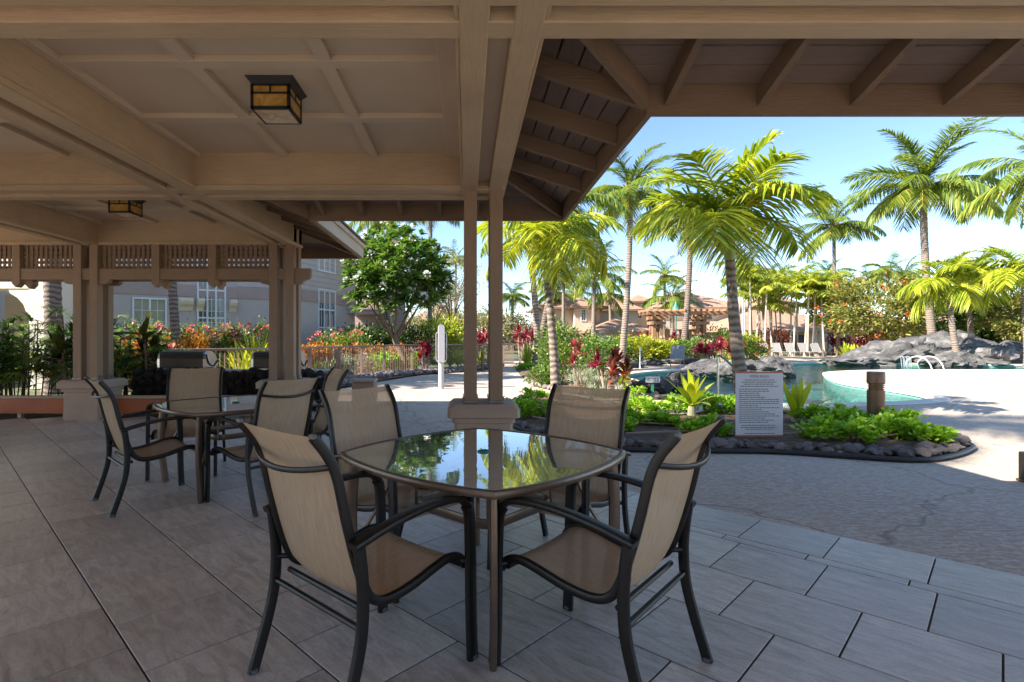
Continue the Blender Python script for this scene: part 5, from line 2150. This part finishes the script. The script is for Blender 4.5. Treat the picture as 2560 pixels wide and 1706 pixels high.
h1 = thing('tiled_house', 'peach two-storey house with hipped clay roofs and a tall white window', 'house', (0, 0, 0))
vol(h1, 1355, 1500, 62, 9, 769, 737, .9, wins=[(1453, 1464, 774, 802, 1, 4)])
vol(h1, 1437, 1483, 60.8, 3, 766, 748, .6, wins=[(1453.5, 1464, 775, 802, 1, 4)])
vol(h1, 1500, 1592, 66, 9, 774, 744, .7)
vol(h1, 1358, 1436, 59, 4, 828, 810, .6, wins=[(1412, 1420, 838, 848, 1, 1)])
vol(h1, 1487, 1628, 57, 7, 828, 798, .8, wins=[(1487, 1513, 834, 840, 2, 1)])
vol(h1, 1583, 1619, 68, 5, 754, 739, .8, wins=[(1594, 1604, 783, 796, 1, 2)])
h2 = thing('tiled_house', 'wide peach house with clay roof and upper windows behind the pergola', 'house', (0, 0, 0))
vol(h2, 1645, 1850, 66, 14, 770, 731, 1.0, wins=[(1682, 1720, 776, 792, 3, 1), (1757, 1791, 776, 792, 3, 1), (1700, 1722, 830, 852, 2, 1), (1762, 1786, 830, 852, 2, 1)])
m = MB()
xa, xb = (1650 - U0) * 65 / FPX, (1830 - U0) * 65 / FPX
m.box(xa, xb, 63.6, 65.99, 2.45, 3.4)
m.obj('balcony', M['wallP'], h2)
for u in (1655, 1690, 1735, 1800):
    x = (u - U0) * 64 / FPX
    m = MB()
    m.box(x - .25, x + .25, 63.7, 64.2, 0, 2.45)
    m.obj('pillar', M['wallP'], h2)
h3 = thing('tiled_house', 'low clay-roofed house behind the slender cane palms', 'house', (0, 0, 0))
vol(h3, 1900, 1998, 72, 10, 764, 736, .9)
vol(h3, 1830, 2140, 58, 10, 826, 776, 1.0, wins=[(2060, 2100, 838, 856, 3, 1)])
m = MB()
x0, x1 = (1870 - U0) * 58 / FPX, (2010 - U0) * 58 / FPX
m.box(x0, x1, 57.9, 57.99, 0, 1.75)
m.obj('painted_opening_shade', M['dark'], h3)  # flat dark panel on the wall, an opening's shade put into its colour
h4 = thing('tiled_house', 'peach house with clay roof behind the flame tree', 'house', (0, 0, 0))
vol(h4, 2165, 2330, 60, 10, 820, 790, .9, wins=[(2182, 2196, 828, 842, 1, 2)])
vol(h4, 2330, 2600, 62, 10, 832, 806, .9)
h5 = thing('tiled_house', 'far house whose clay roof shows above the dark trees', 'house', (0, 0, 0))
vol(h5, 2428, 2505, 70, 10, 760, 727, .9)
h6 = thing('tiled_house', 'far house with clay roof seen behind the plumeria branches', 'house', (0, 0, 0))
vol(h6, 1040, 1160, 75, 10, 800, 760, .9)

# ================================================================== PERGOLA
pg = thing('pergola', 'brown timber pergola on clustered posts across the pool', 'pergola', at(1702, 34))
YG = 34.0
for (u, wide) in ((1640, 1), (1748, 1)):
    xx = (u - 1702) * YG / FPX
    for sx in (-.22, .22):
        for sy in (-.22, .22):
            m = MB()
            m.box(xx + sx - .11, xx + sx + .11, sy - .11, sy + .11, .55, 3.0, .01)
            m.obj('post', M['beamZ'] if False else M['pergola'], pg)
    m = MB()
    m.box(xx - .5, xx + .5, -.5, .5, 0, .75, .03)
    m.obj('stone_base', M['lava'], pg)
    for z, hw_ in ((2.62, .62), (2.30, .48)):
        m = MB()
        m.box(xx - hw_, xx + hw_, -.42, -.30, z - .1, z + .1)
        m.obj('cross_beam', M['pergola'], pg)
        m = MB()
        m.box(xx - .42, xx - .30, -hw_, hw_, z - .099, z + .101)
        m.obj('cross_beam', M['pergola'], pg)
for yy in (-.75, .0, .75):
    m = MB()
    m.box(-2.4, 2.6, yy - .07, yy + .07, 2.82, 3.02)
    m.obj('beam', M['pergola'], pg)
for k in range(12):
    xx = -2.3 + k * .42
    m = MB()
    m.box(xx - .04, xx + .04, -1.2, 1.2, 3.021, 3.15)
    m.obj('slat', M['pergola'], pg)
# green lamp post near the pergola
lp = thing('lamp_post', 'green lamp post with bell shade rising behind the pergola', 'lamp post', at(1690, 38))
m = MB()
m.tube([(0, 0, 0), (0, 0, 3.4)], .05, 8)
m.obj('post', M['green'], lp, True)
m = MB()
m.lathe([(.30, 3.35), (.26, 3.5), (.12, 3.7), (.05, 3.9), (.02, 4.0)], 14)
m.obj('shade', M['green'], lp, True)

# ================================================================== SUN LOUNGERS
M['lsling'] = basic('grey_lounger_sling', (.24, .235, .23), .8, .08, 5, .1)
M['lfr'] = basic('lounger_frame', (.3, .25, .2), .5, .1, 5, .05)


def lounger(label, pos, rz, group):
    t = thing('sun_lounger', label, 'sun lounger', pos, rz, group)
    for sx in (-.3, .3):
        m = MB()
        m.tube([(sx, .9, .34), (sx, -.35, .34)], .025, 6)
        m.obj('side_rail', M['lfr'], t, True)
        for (y0, y1) in ((.75, .85), (-.25, -.4)):
            m = MB()
            m.tube([(sx, y0, .33), (sx, y1, 0)], .022, 6)
            m.obj('leg', M['lfr'], t, True)
        m = MB()
        m.tube([(sx, -.3, .35), (sx, -.72, 1.0)], .022, 6)
        m.obj('back_rail', M['lfr'], t, True)
    m = MB()
    m.box(-.29, .29, -.3, .88, .345, .362, .004)
    m.obj('seat_sling', M['lsling'], t)
    m = MB()
    m.hexa([(-.29, -.31, .36), (.29, -.31, .36), (.29, -.30, .36 - .012), (-.29, -.30, .36 - .012)][::-1], [(-.29, -.725, 1.0), (.29, -.725, 1.0), (.29, -.705, 1.0), (-.29, -.705, 1.0)][::-1])
    m.obj('back_sling', M['lsling'], t)
    return t


l0 = lounger('grey sling sun lounger lined up before the cane palms', at(1915, 40.5), R(170), 'sun loungers before the cane palms')
for k, (u, Y) in enumerate(((1948, 40.3), (1983, 40.1), (2018, 39.9), (2050, 39.6))):
    o = copy_tree(l0)
    o.location = at(u, Y)
    o.rotation_euler = (0, 0, R(172 + 3 * k))
o = copy_tree(l0)
o.location = at(1690, 25.0)
o.rotation_euler = (0, 0, R(150))
o['label'] = 'single grey sling lounger standing apart on the deck by the pool arm'
del o['group']
o['group'] = 'lone lounger'

# ================================================================== BOULDERS
def boulder(u, v, w, h_, k, rz=0.0, label='grey weathered boulder', dz=0.0, Y=None, group=None, dp=None):
    """w, h_ in metres; (u, v) where its near foot stands"""
    p = W(u, v) if Y is None else Vector(at(u, Y))
    o = inst('boulder', BOULD[k % 7], None, (p.x, p.y + w * .35, h_ * .22 + dz), (rnd.uniform(-.15, .15), rnd.uniform(-.15, .15), rz), (w * .5, (dp or w * .8) * .5, h_ * .62))
    return tag(o, label, 'boulder', group)


boulder(1640, 990, 1.05, .62, 0, .4, 'broad grey boulder behind the small white sign')
boulder(1715, 985, 1.15, .72, 1, 1.2, 'dark hollowed grey boulder beside the pool handrail')
boulder(1603, 985, .5, .35, 2, .9, 'small flat boulder by the pale grass')
PB = 'boulders on the far pool corner'
boulder(1790, 940, 1.5, .75, 3, .3, 'grey boulder at the pool corner beside the bushy red ti plant', group=PB)
boulder(1845, 944, 1.6, .85, 4, 2.0, 'grey boulder at the pool corner directly behind the palm trunk', group=PB)
boulder(1905, 946, 1.8, .8, 5, .7, 'light streaked boulder at the pool corner nearest the open water', group=PB)
boulder(1960, 936, 1.7, .95, 6, 1.5, 'pointed boulder where the corner rocks end in the water', group=PB)
boulder(1748, 935, 1.2, .5, 0, 1.1, 'low boulder where the corner rocks meet the pool arm', group=PB)
for i, (u, v, w, h_) in enumerate(((1580, 920, 1.3, .4), (1640, 915, 1.6, .4), (1720, 912, 2.0, .45), (1690, 905, 1.6, .45), (1480, 925, 1.2, .35))):
    boulder(u, v, w, h_, i, i * 1.3, 'low dark grey boulder along the arm of the pool', group='low boulders along the pool arm')
# waterfall pile
WF = [(2150, 28.0, 2.6, .75, 0), (2215, 28.0, 2.6, .8, 1), (2290, 28.5, 3.2, 1.5, 2), (2240, 30.5, 3.2, 1.7, 3), (2350, 29.0, 3.6, 1.75, 4), (2410, 31.5, 4.0, 2.5, 5), (2330, 32.0, 4.0, 2.1, 6), (2470, 28.3, 3.4, 1.7, 0), (2440, 27.0, 2.6, 1.0, 3),
      (2520, 30.0, 3.6, 1.9, 1), (2560, 28.5, 3.2, 1.5, 4), (2600, 29.0, 3.6, 1.6, 2), (2500, 26.8, 2.0, .6, 5), (2385, 27.2, 2.4, .8, 6), (2190, 31.0, 3.0, 1.2, 5), (2470, 32.5, 4.0, 2.3, 2)]
for i, (u, Y, w, h_, k) in enumerate(WF):
    boulder(u, 0, w, h_, k, i * 1.7, 'large grey boulder of the waterfall pile across the pool', -.1, Y, 'boulders of the waterfall pile')
# thin waterfall strands
wfm = basic('falling_water', (.34, .38, .40), .12, .25, 9, .4, stretch=(14, 14, 1))
t = thing('waterfall', 'thin white waterfall strands spilling between the boulders', 'waterfall', at(2262, 27.2))
for k in range(7):
    m = MB()
    xx = -.24 + .08 * k + rnd.uniform(-.02, .02)
    m.tube(smooth_path([(xx, .1, .42 + rnd.uniform(-.04, .04)), (xx, -.06, .37), (xx + rnd.uniform(-.02, .02), -.12, .15), (xx, -.14, -.11)], 4), [.008] * 3 + [.011] * 4 + [.016] * 6, 6)
    m.obj('strand', wfm, t, True)

# ================================================================== SIGNS
def text_mesh(body, size, mat, name='lettering', align='CENTER'):
    cu = D.curves.new(name, 'FONT')
    cu.body = body
    cu.size = size
    cu.align_x = align
    cu.extrude = .0006
    ob = D.objects.new(name, cu)
    COL.objects.link(ob)
    dg = bpy.context.evaluated_depsgraph_get()
    dg.update()
    me = D.meshes.new_from_object(ob.evaluated_get(dg))
    D.objects.remove(ob)
    D.curves.remove(cu)
    me.materials.clear()
    me.materials.append(mat)
    return me


M['ink'] = basic('grey_print', (.12, .12, .13), .6, .1, 20, 0)
M['signwhite'] = basic('sign_panel_white', (.62, .61, .62), .45, .04, 3, .02)
M['signorange'] = basic('sign_band_orange', (.45, .12, .04), .5, .1, 6, .02)
YS = 6.72
px0, px1 = (1838 - U0) * YS / FPX, (1958 - U0) * YS / FPX
zt_, zb_ = CAMH - (930 - V0) * YS / FPX, CAMH - (1092 - V0) * YS / FPX
sw, sh = px1 - px0, zt_ - zb_
sg_ = thing('rules_sign', 'white pool rules notice board with orange bands on a post in the bed', 'sign', ((px0 + px1) / 2, YS, 0), R(1.5))
m = MB()
m.box(-sw / 2, sw / 2, -.006, .006, zb_, zt_, .002)
m.obj('panel', M['signwhite'], sg_)
for (z0, z1) in ((zt_ - .017, zt_ - .001), (zb_ + .001, zb_ + .02)):
    m = MB()
    m.box(-sw / 2 + .001, sw / 2 - .001, -.0085, -.0065, z0, z1)
    m.obj('band', M['signorange'], sg_)
m = MB()
m.box(-.022, .022, .0065, .03, .02, zt_ - .05, .003)
m.obj('post', M['bronze'], sg_)
me = text_mesh('POOL RULES', .042, M['ink'])
o = inst('lettering', me, sg_, (0, -.0085, zt_ - .072), (R(90), 0, 0))
me = text_mesh('NO LIFEGUARD ON DUTY', .030, M['ink'])
o = inst('lettering', me, sg_, (0, -.0085, zb_ + .082), (R(90), 0, 0))
# illegible small print: rows of word-long strokes
m = MB()
rs = random.Random(3)
rows_ = [(.105, .62, 1), (.132, .76, 1), (.158, .66, 1), (.186, .80, 1)] + [(.222 + .0265 * k, (.62, .66, .42, .46, .58, .86, .86, .86, .4, .86, .5, .66, .8, .84, .56, .76, .62)[k], 0) for k in range(17)] + [(.685, .76, 1), (.712, .78, 1), (.79, .62, 1)]
for (dz, wf, cen) in rows_:
    z = zt_ - dz * sh / .83
    L = sw * wf
    x = -L / 2 if cen else -sw * .43
    xe = x + L
    while x < xe - .02:
        w_ = min(rs.uniform(.012, .05), xe - x)
        m.box(x, x + w_, -.0078, -.0064, z - .0048, z + .0048)
        x += w_ + .008
tag(m.obj('small_print', M['ink'], sg_), kind='stuff')

s2 = thing('small_sign', 'small white notice on a green stake before the broad boulder', 'sign', tuple(W(1632, 992)), R(-4))
YY = W(1632, 992).y
k_ = YY / FPX
m = MB()
m.box(-17.5 * k_, 17.5 * k_, -.01, .01, CAMH - (957 - V0) * k_, CAMH - (942 - V0) * k_, .003)
m.obj('panel', M['white'], s2)
m = MB()
m.box(-.03, .03, .011, .04, -.05, CAMH - (945 - V0) * k_)
m.obj('stake', M['green'], s2)
m = MB()
zc_ = CAMH - (949.5 - V0) * k_
for r_ in range(2):
    x = -13 * k_
    while x < 12 * k_:
        w_ = rs.uniform(.03, .07)
        m.box(x, x + w_, -.0125, -.0105, zc_ + (.02 if r_ == 0 else -.03) - .008, zc_ + (.02 if r_ == 0 else -.03) + .008)
        x += w_ + .02
tag(m.obj('small_print', M['ink'], s2), kind='stuff')

# ================================================================== BOLLARDS
def bollard(label, pos, h_, r_):
    t = thing('bollard_light', label, 'bollard light', pos, 0, None)
    m = MB()
    m.lathe([(r_, -.05), (r_, h_ * .70)], 28)
    m.obj('column', M['bronze'], t, True, 40)
    z = h_ * .70
    for k in range(4):
        m = MB()
        m.lathe([(r_ * .80, z), (r_ * .80, z + h_ * .012), (r_ * 1.0, z + h_ * .014), (r_ * 1.0, z + h_ * .022), (r_ * .8, z + h_ * .03)], 28)
        m.obj('louvre', M['bronze'], t, True, 40)
        z += h_ * .03
    m = MB()
    m.lathe([(r_ * 1.02, z), (r_ * 1.02, h_ * .985), (r_ * .97, h_)], 28)
    m.obj('cap', M['bronze'], t, True, 40)
    return t


pb = W(2190, 1085)
sB = FPX / pb.y
bollard('bronze bollard light with louvred collar standing in the bed', (pb.x, pb.y, .0), CAMH - (930 - V0) / sB, 18.8 / sB)
pb2 = at(838, 18.6)
bollard('brown bollard light behind the railing corner', pb2, .95, .11)
pb3 = at(1206, 21.6)
bollard('small dark bollard seen between the twin posts', pb3, .8, .07)

# ================================================================== POOL RAILS
t = thing('pool_handrail', 'green and steel handrail slanting into the pool behind the rules sign', 'handrail', tuple(W(1795, 1004)))
b_ = W(1795, 1004)
m = MB()
m.tube([(0, .0, -.05), (0, .0, .92)], .022, 10)
m.obj('upright', M['stain'], t, True)
m = MB()
m.tube(smooth_path([(0, 0, .90), (.05, .1, .95), (.12, -.1, .86), (.48, -.8, .22)], 4), .021, 10)
m.obj('grab_rail', M['green'], t, True)
for (u, lb) in ((2325, 'left'), (2355, 'right')):
    p = W(u, 926)
    t = thing('ladder_rail', 'polished steel pool ladder rail before the waterfall', 'ladder rail', (p.x, p.y, 0), 0, 'pair of pool ladder rails')
    m = MB()
    m.tube(smooth_path([(.06, -.05, -.03), (.0, .0, .25), (-.12, .15, .5), (-.28, .4, .56), (-.40, .6, .42), (-.38, .75, .2), (-.05, .9, -.25)], 5), .021, 8)
    m.obj('rail', M['white'], t, True)
p = at(1600, 23.5)
t = thing('deck_shower_pole', 'thin pale pole standing on the deck by the pool arm', 'pole', p)
m = MB()
m.tube([(0, 0, -.02), (0, 0, .95)], .03, 8)
m.obj('pole', M['white'], t, True)

# ================================================================== OUTDOOR SHOWER
p = W(1103, 972)
t = thing('outdoor_shower', 'white outdoor shower post with rounded top and side rails on the path', 'shower post', (p.x, p.y, 0), R(8))
m = MB()
sS = FPX / p.y
hs_ = CAMH - (806 - V0) / sS
m.lathe([(.075, -.02), (.075, hs_ * .42)], 20)
m.obj('column', M['shower'], t, True, 40)
m = MB()
prof = [(-.08, hs_ * .40), (.08, hs_ * .40), (.085, hs_ * .6), (.08, hs_ * .9)]
for k in range(7):
    a_ = R(15 + 25 * k)
    prof.append((.08 * math.cos(a_), hs_ * .92 + .08 * math.sin(a_)))
prof += [(-.08, hs_ * .9), (-.085, hs_ * .6)]
m.hexa([(x, .07, z) for x, z in prof], [(x, -.095, z) for x, z in prof])
m.obj('body', M['shower'], t)
for sx in (-1, 1):
    m = MB()
    m.tube([(sx * .09, 0, hs_ * .40), (sx * .14, 0, hs_ * .44), (sx * .14, 0, hs_ * .82), (sx * .10, 0, hs_ * .85)], .012, 8)
    m.obj('side_rail', M['stain'], t, True)

# ================================================================== RAILING
rp = smooth_path([(-7.4, 10.9, 0), (-6.4, 11.6, 0), (-5.0, 12.9, 0), (-4.15, 15.2, 0), (-3.3, 18.8, 0), (-2.2, 20.9, 0), (-.1, 23.2, 0), (2.4, 27.4, 0)], 12)
rl = thing('railing', 'long brown metal railing with thin pickets curving along the garden', 'railing', tuple(rp[0]))
o0 = rp[0]
RH = 1.06
m = MB()
m.sweep([(p.x - o0.x, p.y - o0.y, RH) for p in rp], rprof(.055, .055, .015), side=(0, 0, 1))
m.obj('top_rail', M['rail'], rl, True)
m = MB()
m.sweep([(p.x - o0.x, p.y - o0.y, .12) for p in rp], rprof(.04, .035, .008), side=(0, 0, 1))
m.obj('bottom_rail', M['rail'], rl, True)
cum = [0]
for i in range(1, len(rp)):
    cum.append(cum[-1] + (rp[i] - rp[i - 1]).length)


def along(s):
    for i in range(1, len(rp)):
        if cum[i] >= s:
            q = (s - cum[i - 1]) / (cum[i] - cum[i - 1])
            return rp[i - 1].lerp(rp[i], q)
    return rp[-1]


pm_ = MB()
pm_.box(-.009, .009, -.009, .009, .137, RH - .027)
pme = pm_.mesh('picket', M['rail'])
pp_ = MB()
pp_.box(-.035, .035, -.035, .035, 0, RH - .028, .004)
ppm = pp_.mesh('post', M['rail'])
s_ = .1
k = 0
while s_ < cum[-1]:
    p = along(s_)
    if k % 16 == 15:
        inst('post', ppm, rl, (p.x - o0.x, p.y - o0.y, 0))
    else:
        inst('picket', pme, rl, (p.x - o0.x, p.y - o0.y, 0))
    s_ += .105
    k += 1
# lava gravel strip at the foot of the railing
gs, loopg = bed('gravel_strip', [(-4.6, 12.6), (-3.75, 13.0), (-3.1, 15.8), (-2.3, 18.2), (-1.2, 19.9), (.2, 21.4), (1.6, 24.2), (1.1, 24.8), (-.4, 22.7), (-2.0, 20.6), (-3.3, 18.5), (-4.2, 15.0)], .02, .02)
m_all = []
gb = MB()
base_me = STONE[0]
bv = np.array([v.co[:] for v in base_me.vertices])
bf = [tuple(p.vertices) for p in base_me.polygons]
lo = rock_mesh('gravel_unit', M['lava'], 777, 1, .3, .8)
bv = np.array([v.co[:] for v in lo.vertices])
bf = [tuple(p.vertices) for p in lo.polygons]
rs2 = np.random.RandomState(4)


def inpoly(x, y, L):
    c_ = False
    n_ = len(L)
    for i in range(n_):
        x1_, y1_ = L[i]
        x2_, y2_ = L[(i + 1) % n_]
        if (y1_ > y) != (y2_ > y) and x < (x2_ - x1_) * (y - y1_) / (y2_ - y1_) + x1_:
            c_ = not c_
    return c_


xs = [p[0] for p in loopg]
ys = [p[1] for p in loopg]
cnt_ = 0
while cnt_ < 1500:
    x, y = rs2.uniform(min(xs), max(xs)), rs2.uniform(min(ys), max(ys))
    if not inpoly(x, y, loopg):
        continue
    s_ = rs2.uniform(.04, .10)
    a_ = rs2.uniform(0, 6.28)
    c_, q_ = math.cos(a_), math.sin(a_)
    vv = bv * s_
    vv = np.stack([vv[:, 0] * c_ - vv[:, 1] * q_ + x, vv[:, 0] * q_ + vv[:, 1] * c_ + y, vv[:, 2] + .05 + rs2.uniform(0, .08)], 1)
    gb.add(vv.tolist(), bf)
    cnt_ += 1
tag(gb.obj('lava_gravel', M['lava'], None), 'grey-brown lava gravel heaped along the railing foot', 'gravel', None, 'stuff')

# ================================================================== LAVA ROCK COUNTER AND GRILLS
ct = thing('lava_counter', 'black lava rock barbecue counter behind the rear table', 'counter', (-4.35, 10.1, 0))
CL, CD, CHh = 3.5, .8, .70
m = MB()
m.box(-CL / 2, CL / 2, -CD / 2 + .06, CD / 2, 0, CHh - .05)
m.obj('core', M['blacklava'], ct)
m = MB()
m.box(-CL / 2 + .2, CL / 2 + .1, -CD / 2 + .28, CD / 2 + .05, CHh - .045, CHh + .01, .008)
m.obj('counter_top', M['wallA'], ct)
rs = random.Random(8)
for r_ in range(5):
    x = -CL / 2 + rs.uniform(0, .1)
    while x < CL / 2 + .05:
        s_ = rs.uniform(.075, .12)
        inst('stone', rs.choice(BLACKST), ct, (x, -CD / 2 + .07 + rs.uniform(-.02, .03), .06 + r_ * .145 + rs.uniform(-.03, .03)), (rs.uniform(-.6, .6), rs.uniform(-.6, .6), rs.uniform(0, 6.28)), s_)
        x += s_ * 1.55
for k in range(34):
    s_ = rs.uniform(.06, .10)
    inst('stone', rs.choice(BLACKST), ct, (rs.uniform(-CL / 2, CL / 2), rs.uniform(-CD / 2 + .04, -CD / 2 + .25), CHh + rs.uniform(-.04, .02)), (rs.uniform(-.6, .6), rs.uniform(-.6, .6), rs.uniform(0, 6.28)), s_)
M['hood'] = basic('shade_toned_hood', (.075, .06, .05), .45, .2, 4, .05, metal=.3)  # grey-brown metal, with the shadow on the hood's back put into its colour


def grill(label, x, y):
    t = thing('barbecue_grill', label, 'grill', (x, y, CHh + .012), 0, None)
    w = .80
    m = MB()
    m.box(-w / 2, w / 2, -.26, .26, 0, .05, .01)
    m.obj('firebox', M['stain'], t)
    prof = [(-.25, .055), (-.25, .22), (-.22, .31), (-.14, .355), (0, .36), (.12, .31), (.2, .2), (.24, .055)]
    m = MB()
    bl = [(-w / 2, y_, z) for y_, z in prof]
    tl = [(w / 2, y_, z) for y_, z in prof]
    m.hexa(tl, bl)
    m.obj('hood', M['hood'], t)
    for sx in (-1, 1):
        m = MB()
        bl = [(sx * (w / 2 + .001), y_ * 1.03, z * 1.01) for y_, z in prof]
        tl = [(sx * (w / 2 + .05), y_ * .97, .01 + z * .95) for y_, z in prof]
        if sx > 0:
            m.hexa(tl, bl)
        else:
            m.hexa(bl, tl)
        m.obj('end_cap', M['stain'], t)
    m = MB()
    m.box(-w / 2 + .002, w / 2 - .002, -.258, -.251, .28, .34, .002)
    m.obj('back_band', M['black'], t)
    m = MB()
    m.tube(smooth_path([(w / 2 + .055, -.24, .30), (w / 2 + .06, -.15, .14), (w / 2 + .06, .05, .08), (w / 2 + .06, .2, .18)], 4), .012, 8)
    m.obj('side_handle', M['black'], t, True)
    return t


grill('stainless barbecue grill with shade-toned hood behind the rear chairs', -5.28, 10.15)
g2 = copy_tree([o for o in D.objects if o.name.startswith('barbecue_grill')][0])
g2.location = (-3.55, 10.15, CHh + .012)
g2['label'] = 'stainless barbecue grill half hidden by the end column'

# brown bin beside the column
bp_ = at(912, 8.35)
t = thing('box_bin', 'brown square bin with raised rim beside the end column', 'bin', (bp_[0], bp_[1], .007), R(2))
m = MB()
m.box(-.17, .17, -.19, .19, 0, .63, .012)
m.obj('body', M['trimP'], t)
m = MB()
m.box(-.18, .18, -.20, .20, .632, .67, .01)
m.obj('rim', M['bandA'], t)
# dark end post at the right border of the view
e = W(2566, 1205)
t = thing('deck_post', 'dark square post standing at the sunny deck edge', 'post', (e.x, e.y, 0))
m = MB()
m.box(-.03, .05, -.05, .05, 0, .27, .01)
m.obj('post', M['black'], t)
m = MB()
m.box(-.04, .06, -.06, .06, 0, .02, .004)
m.obj('foot_plate', M['bronze'], t)
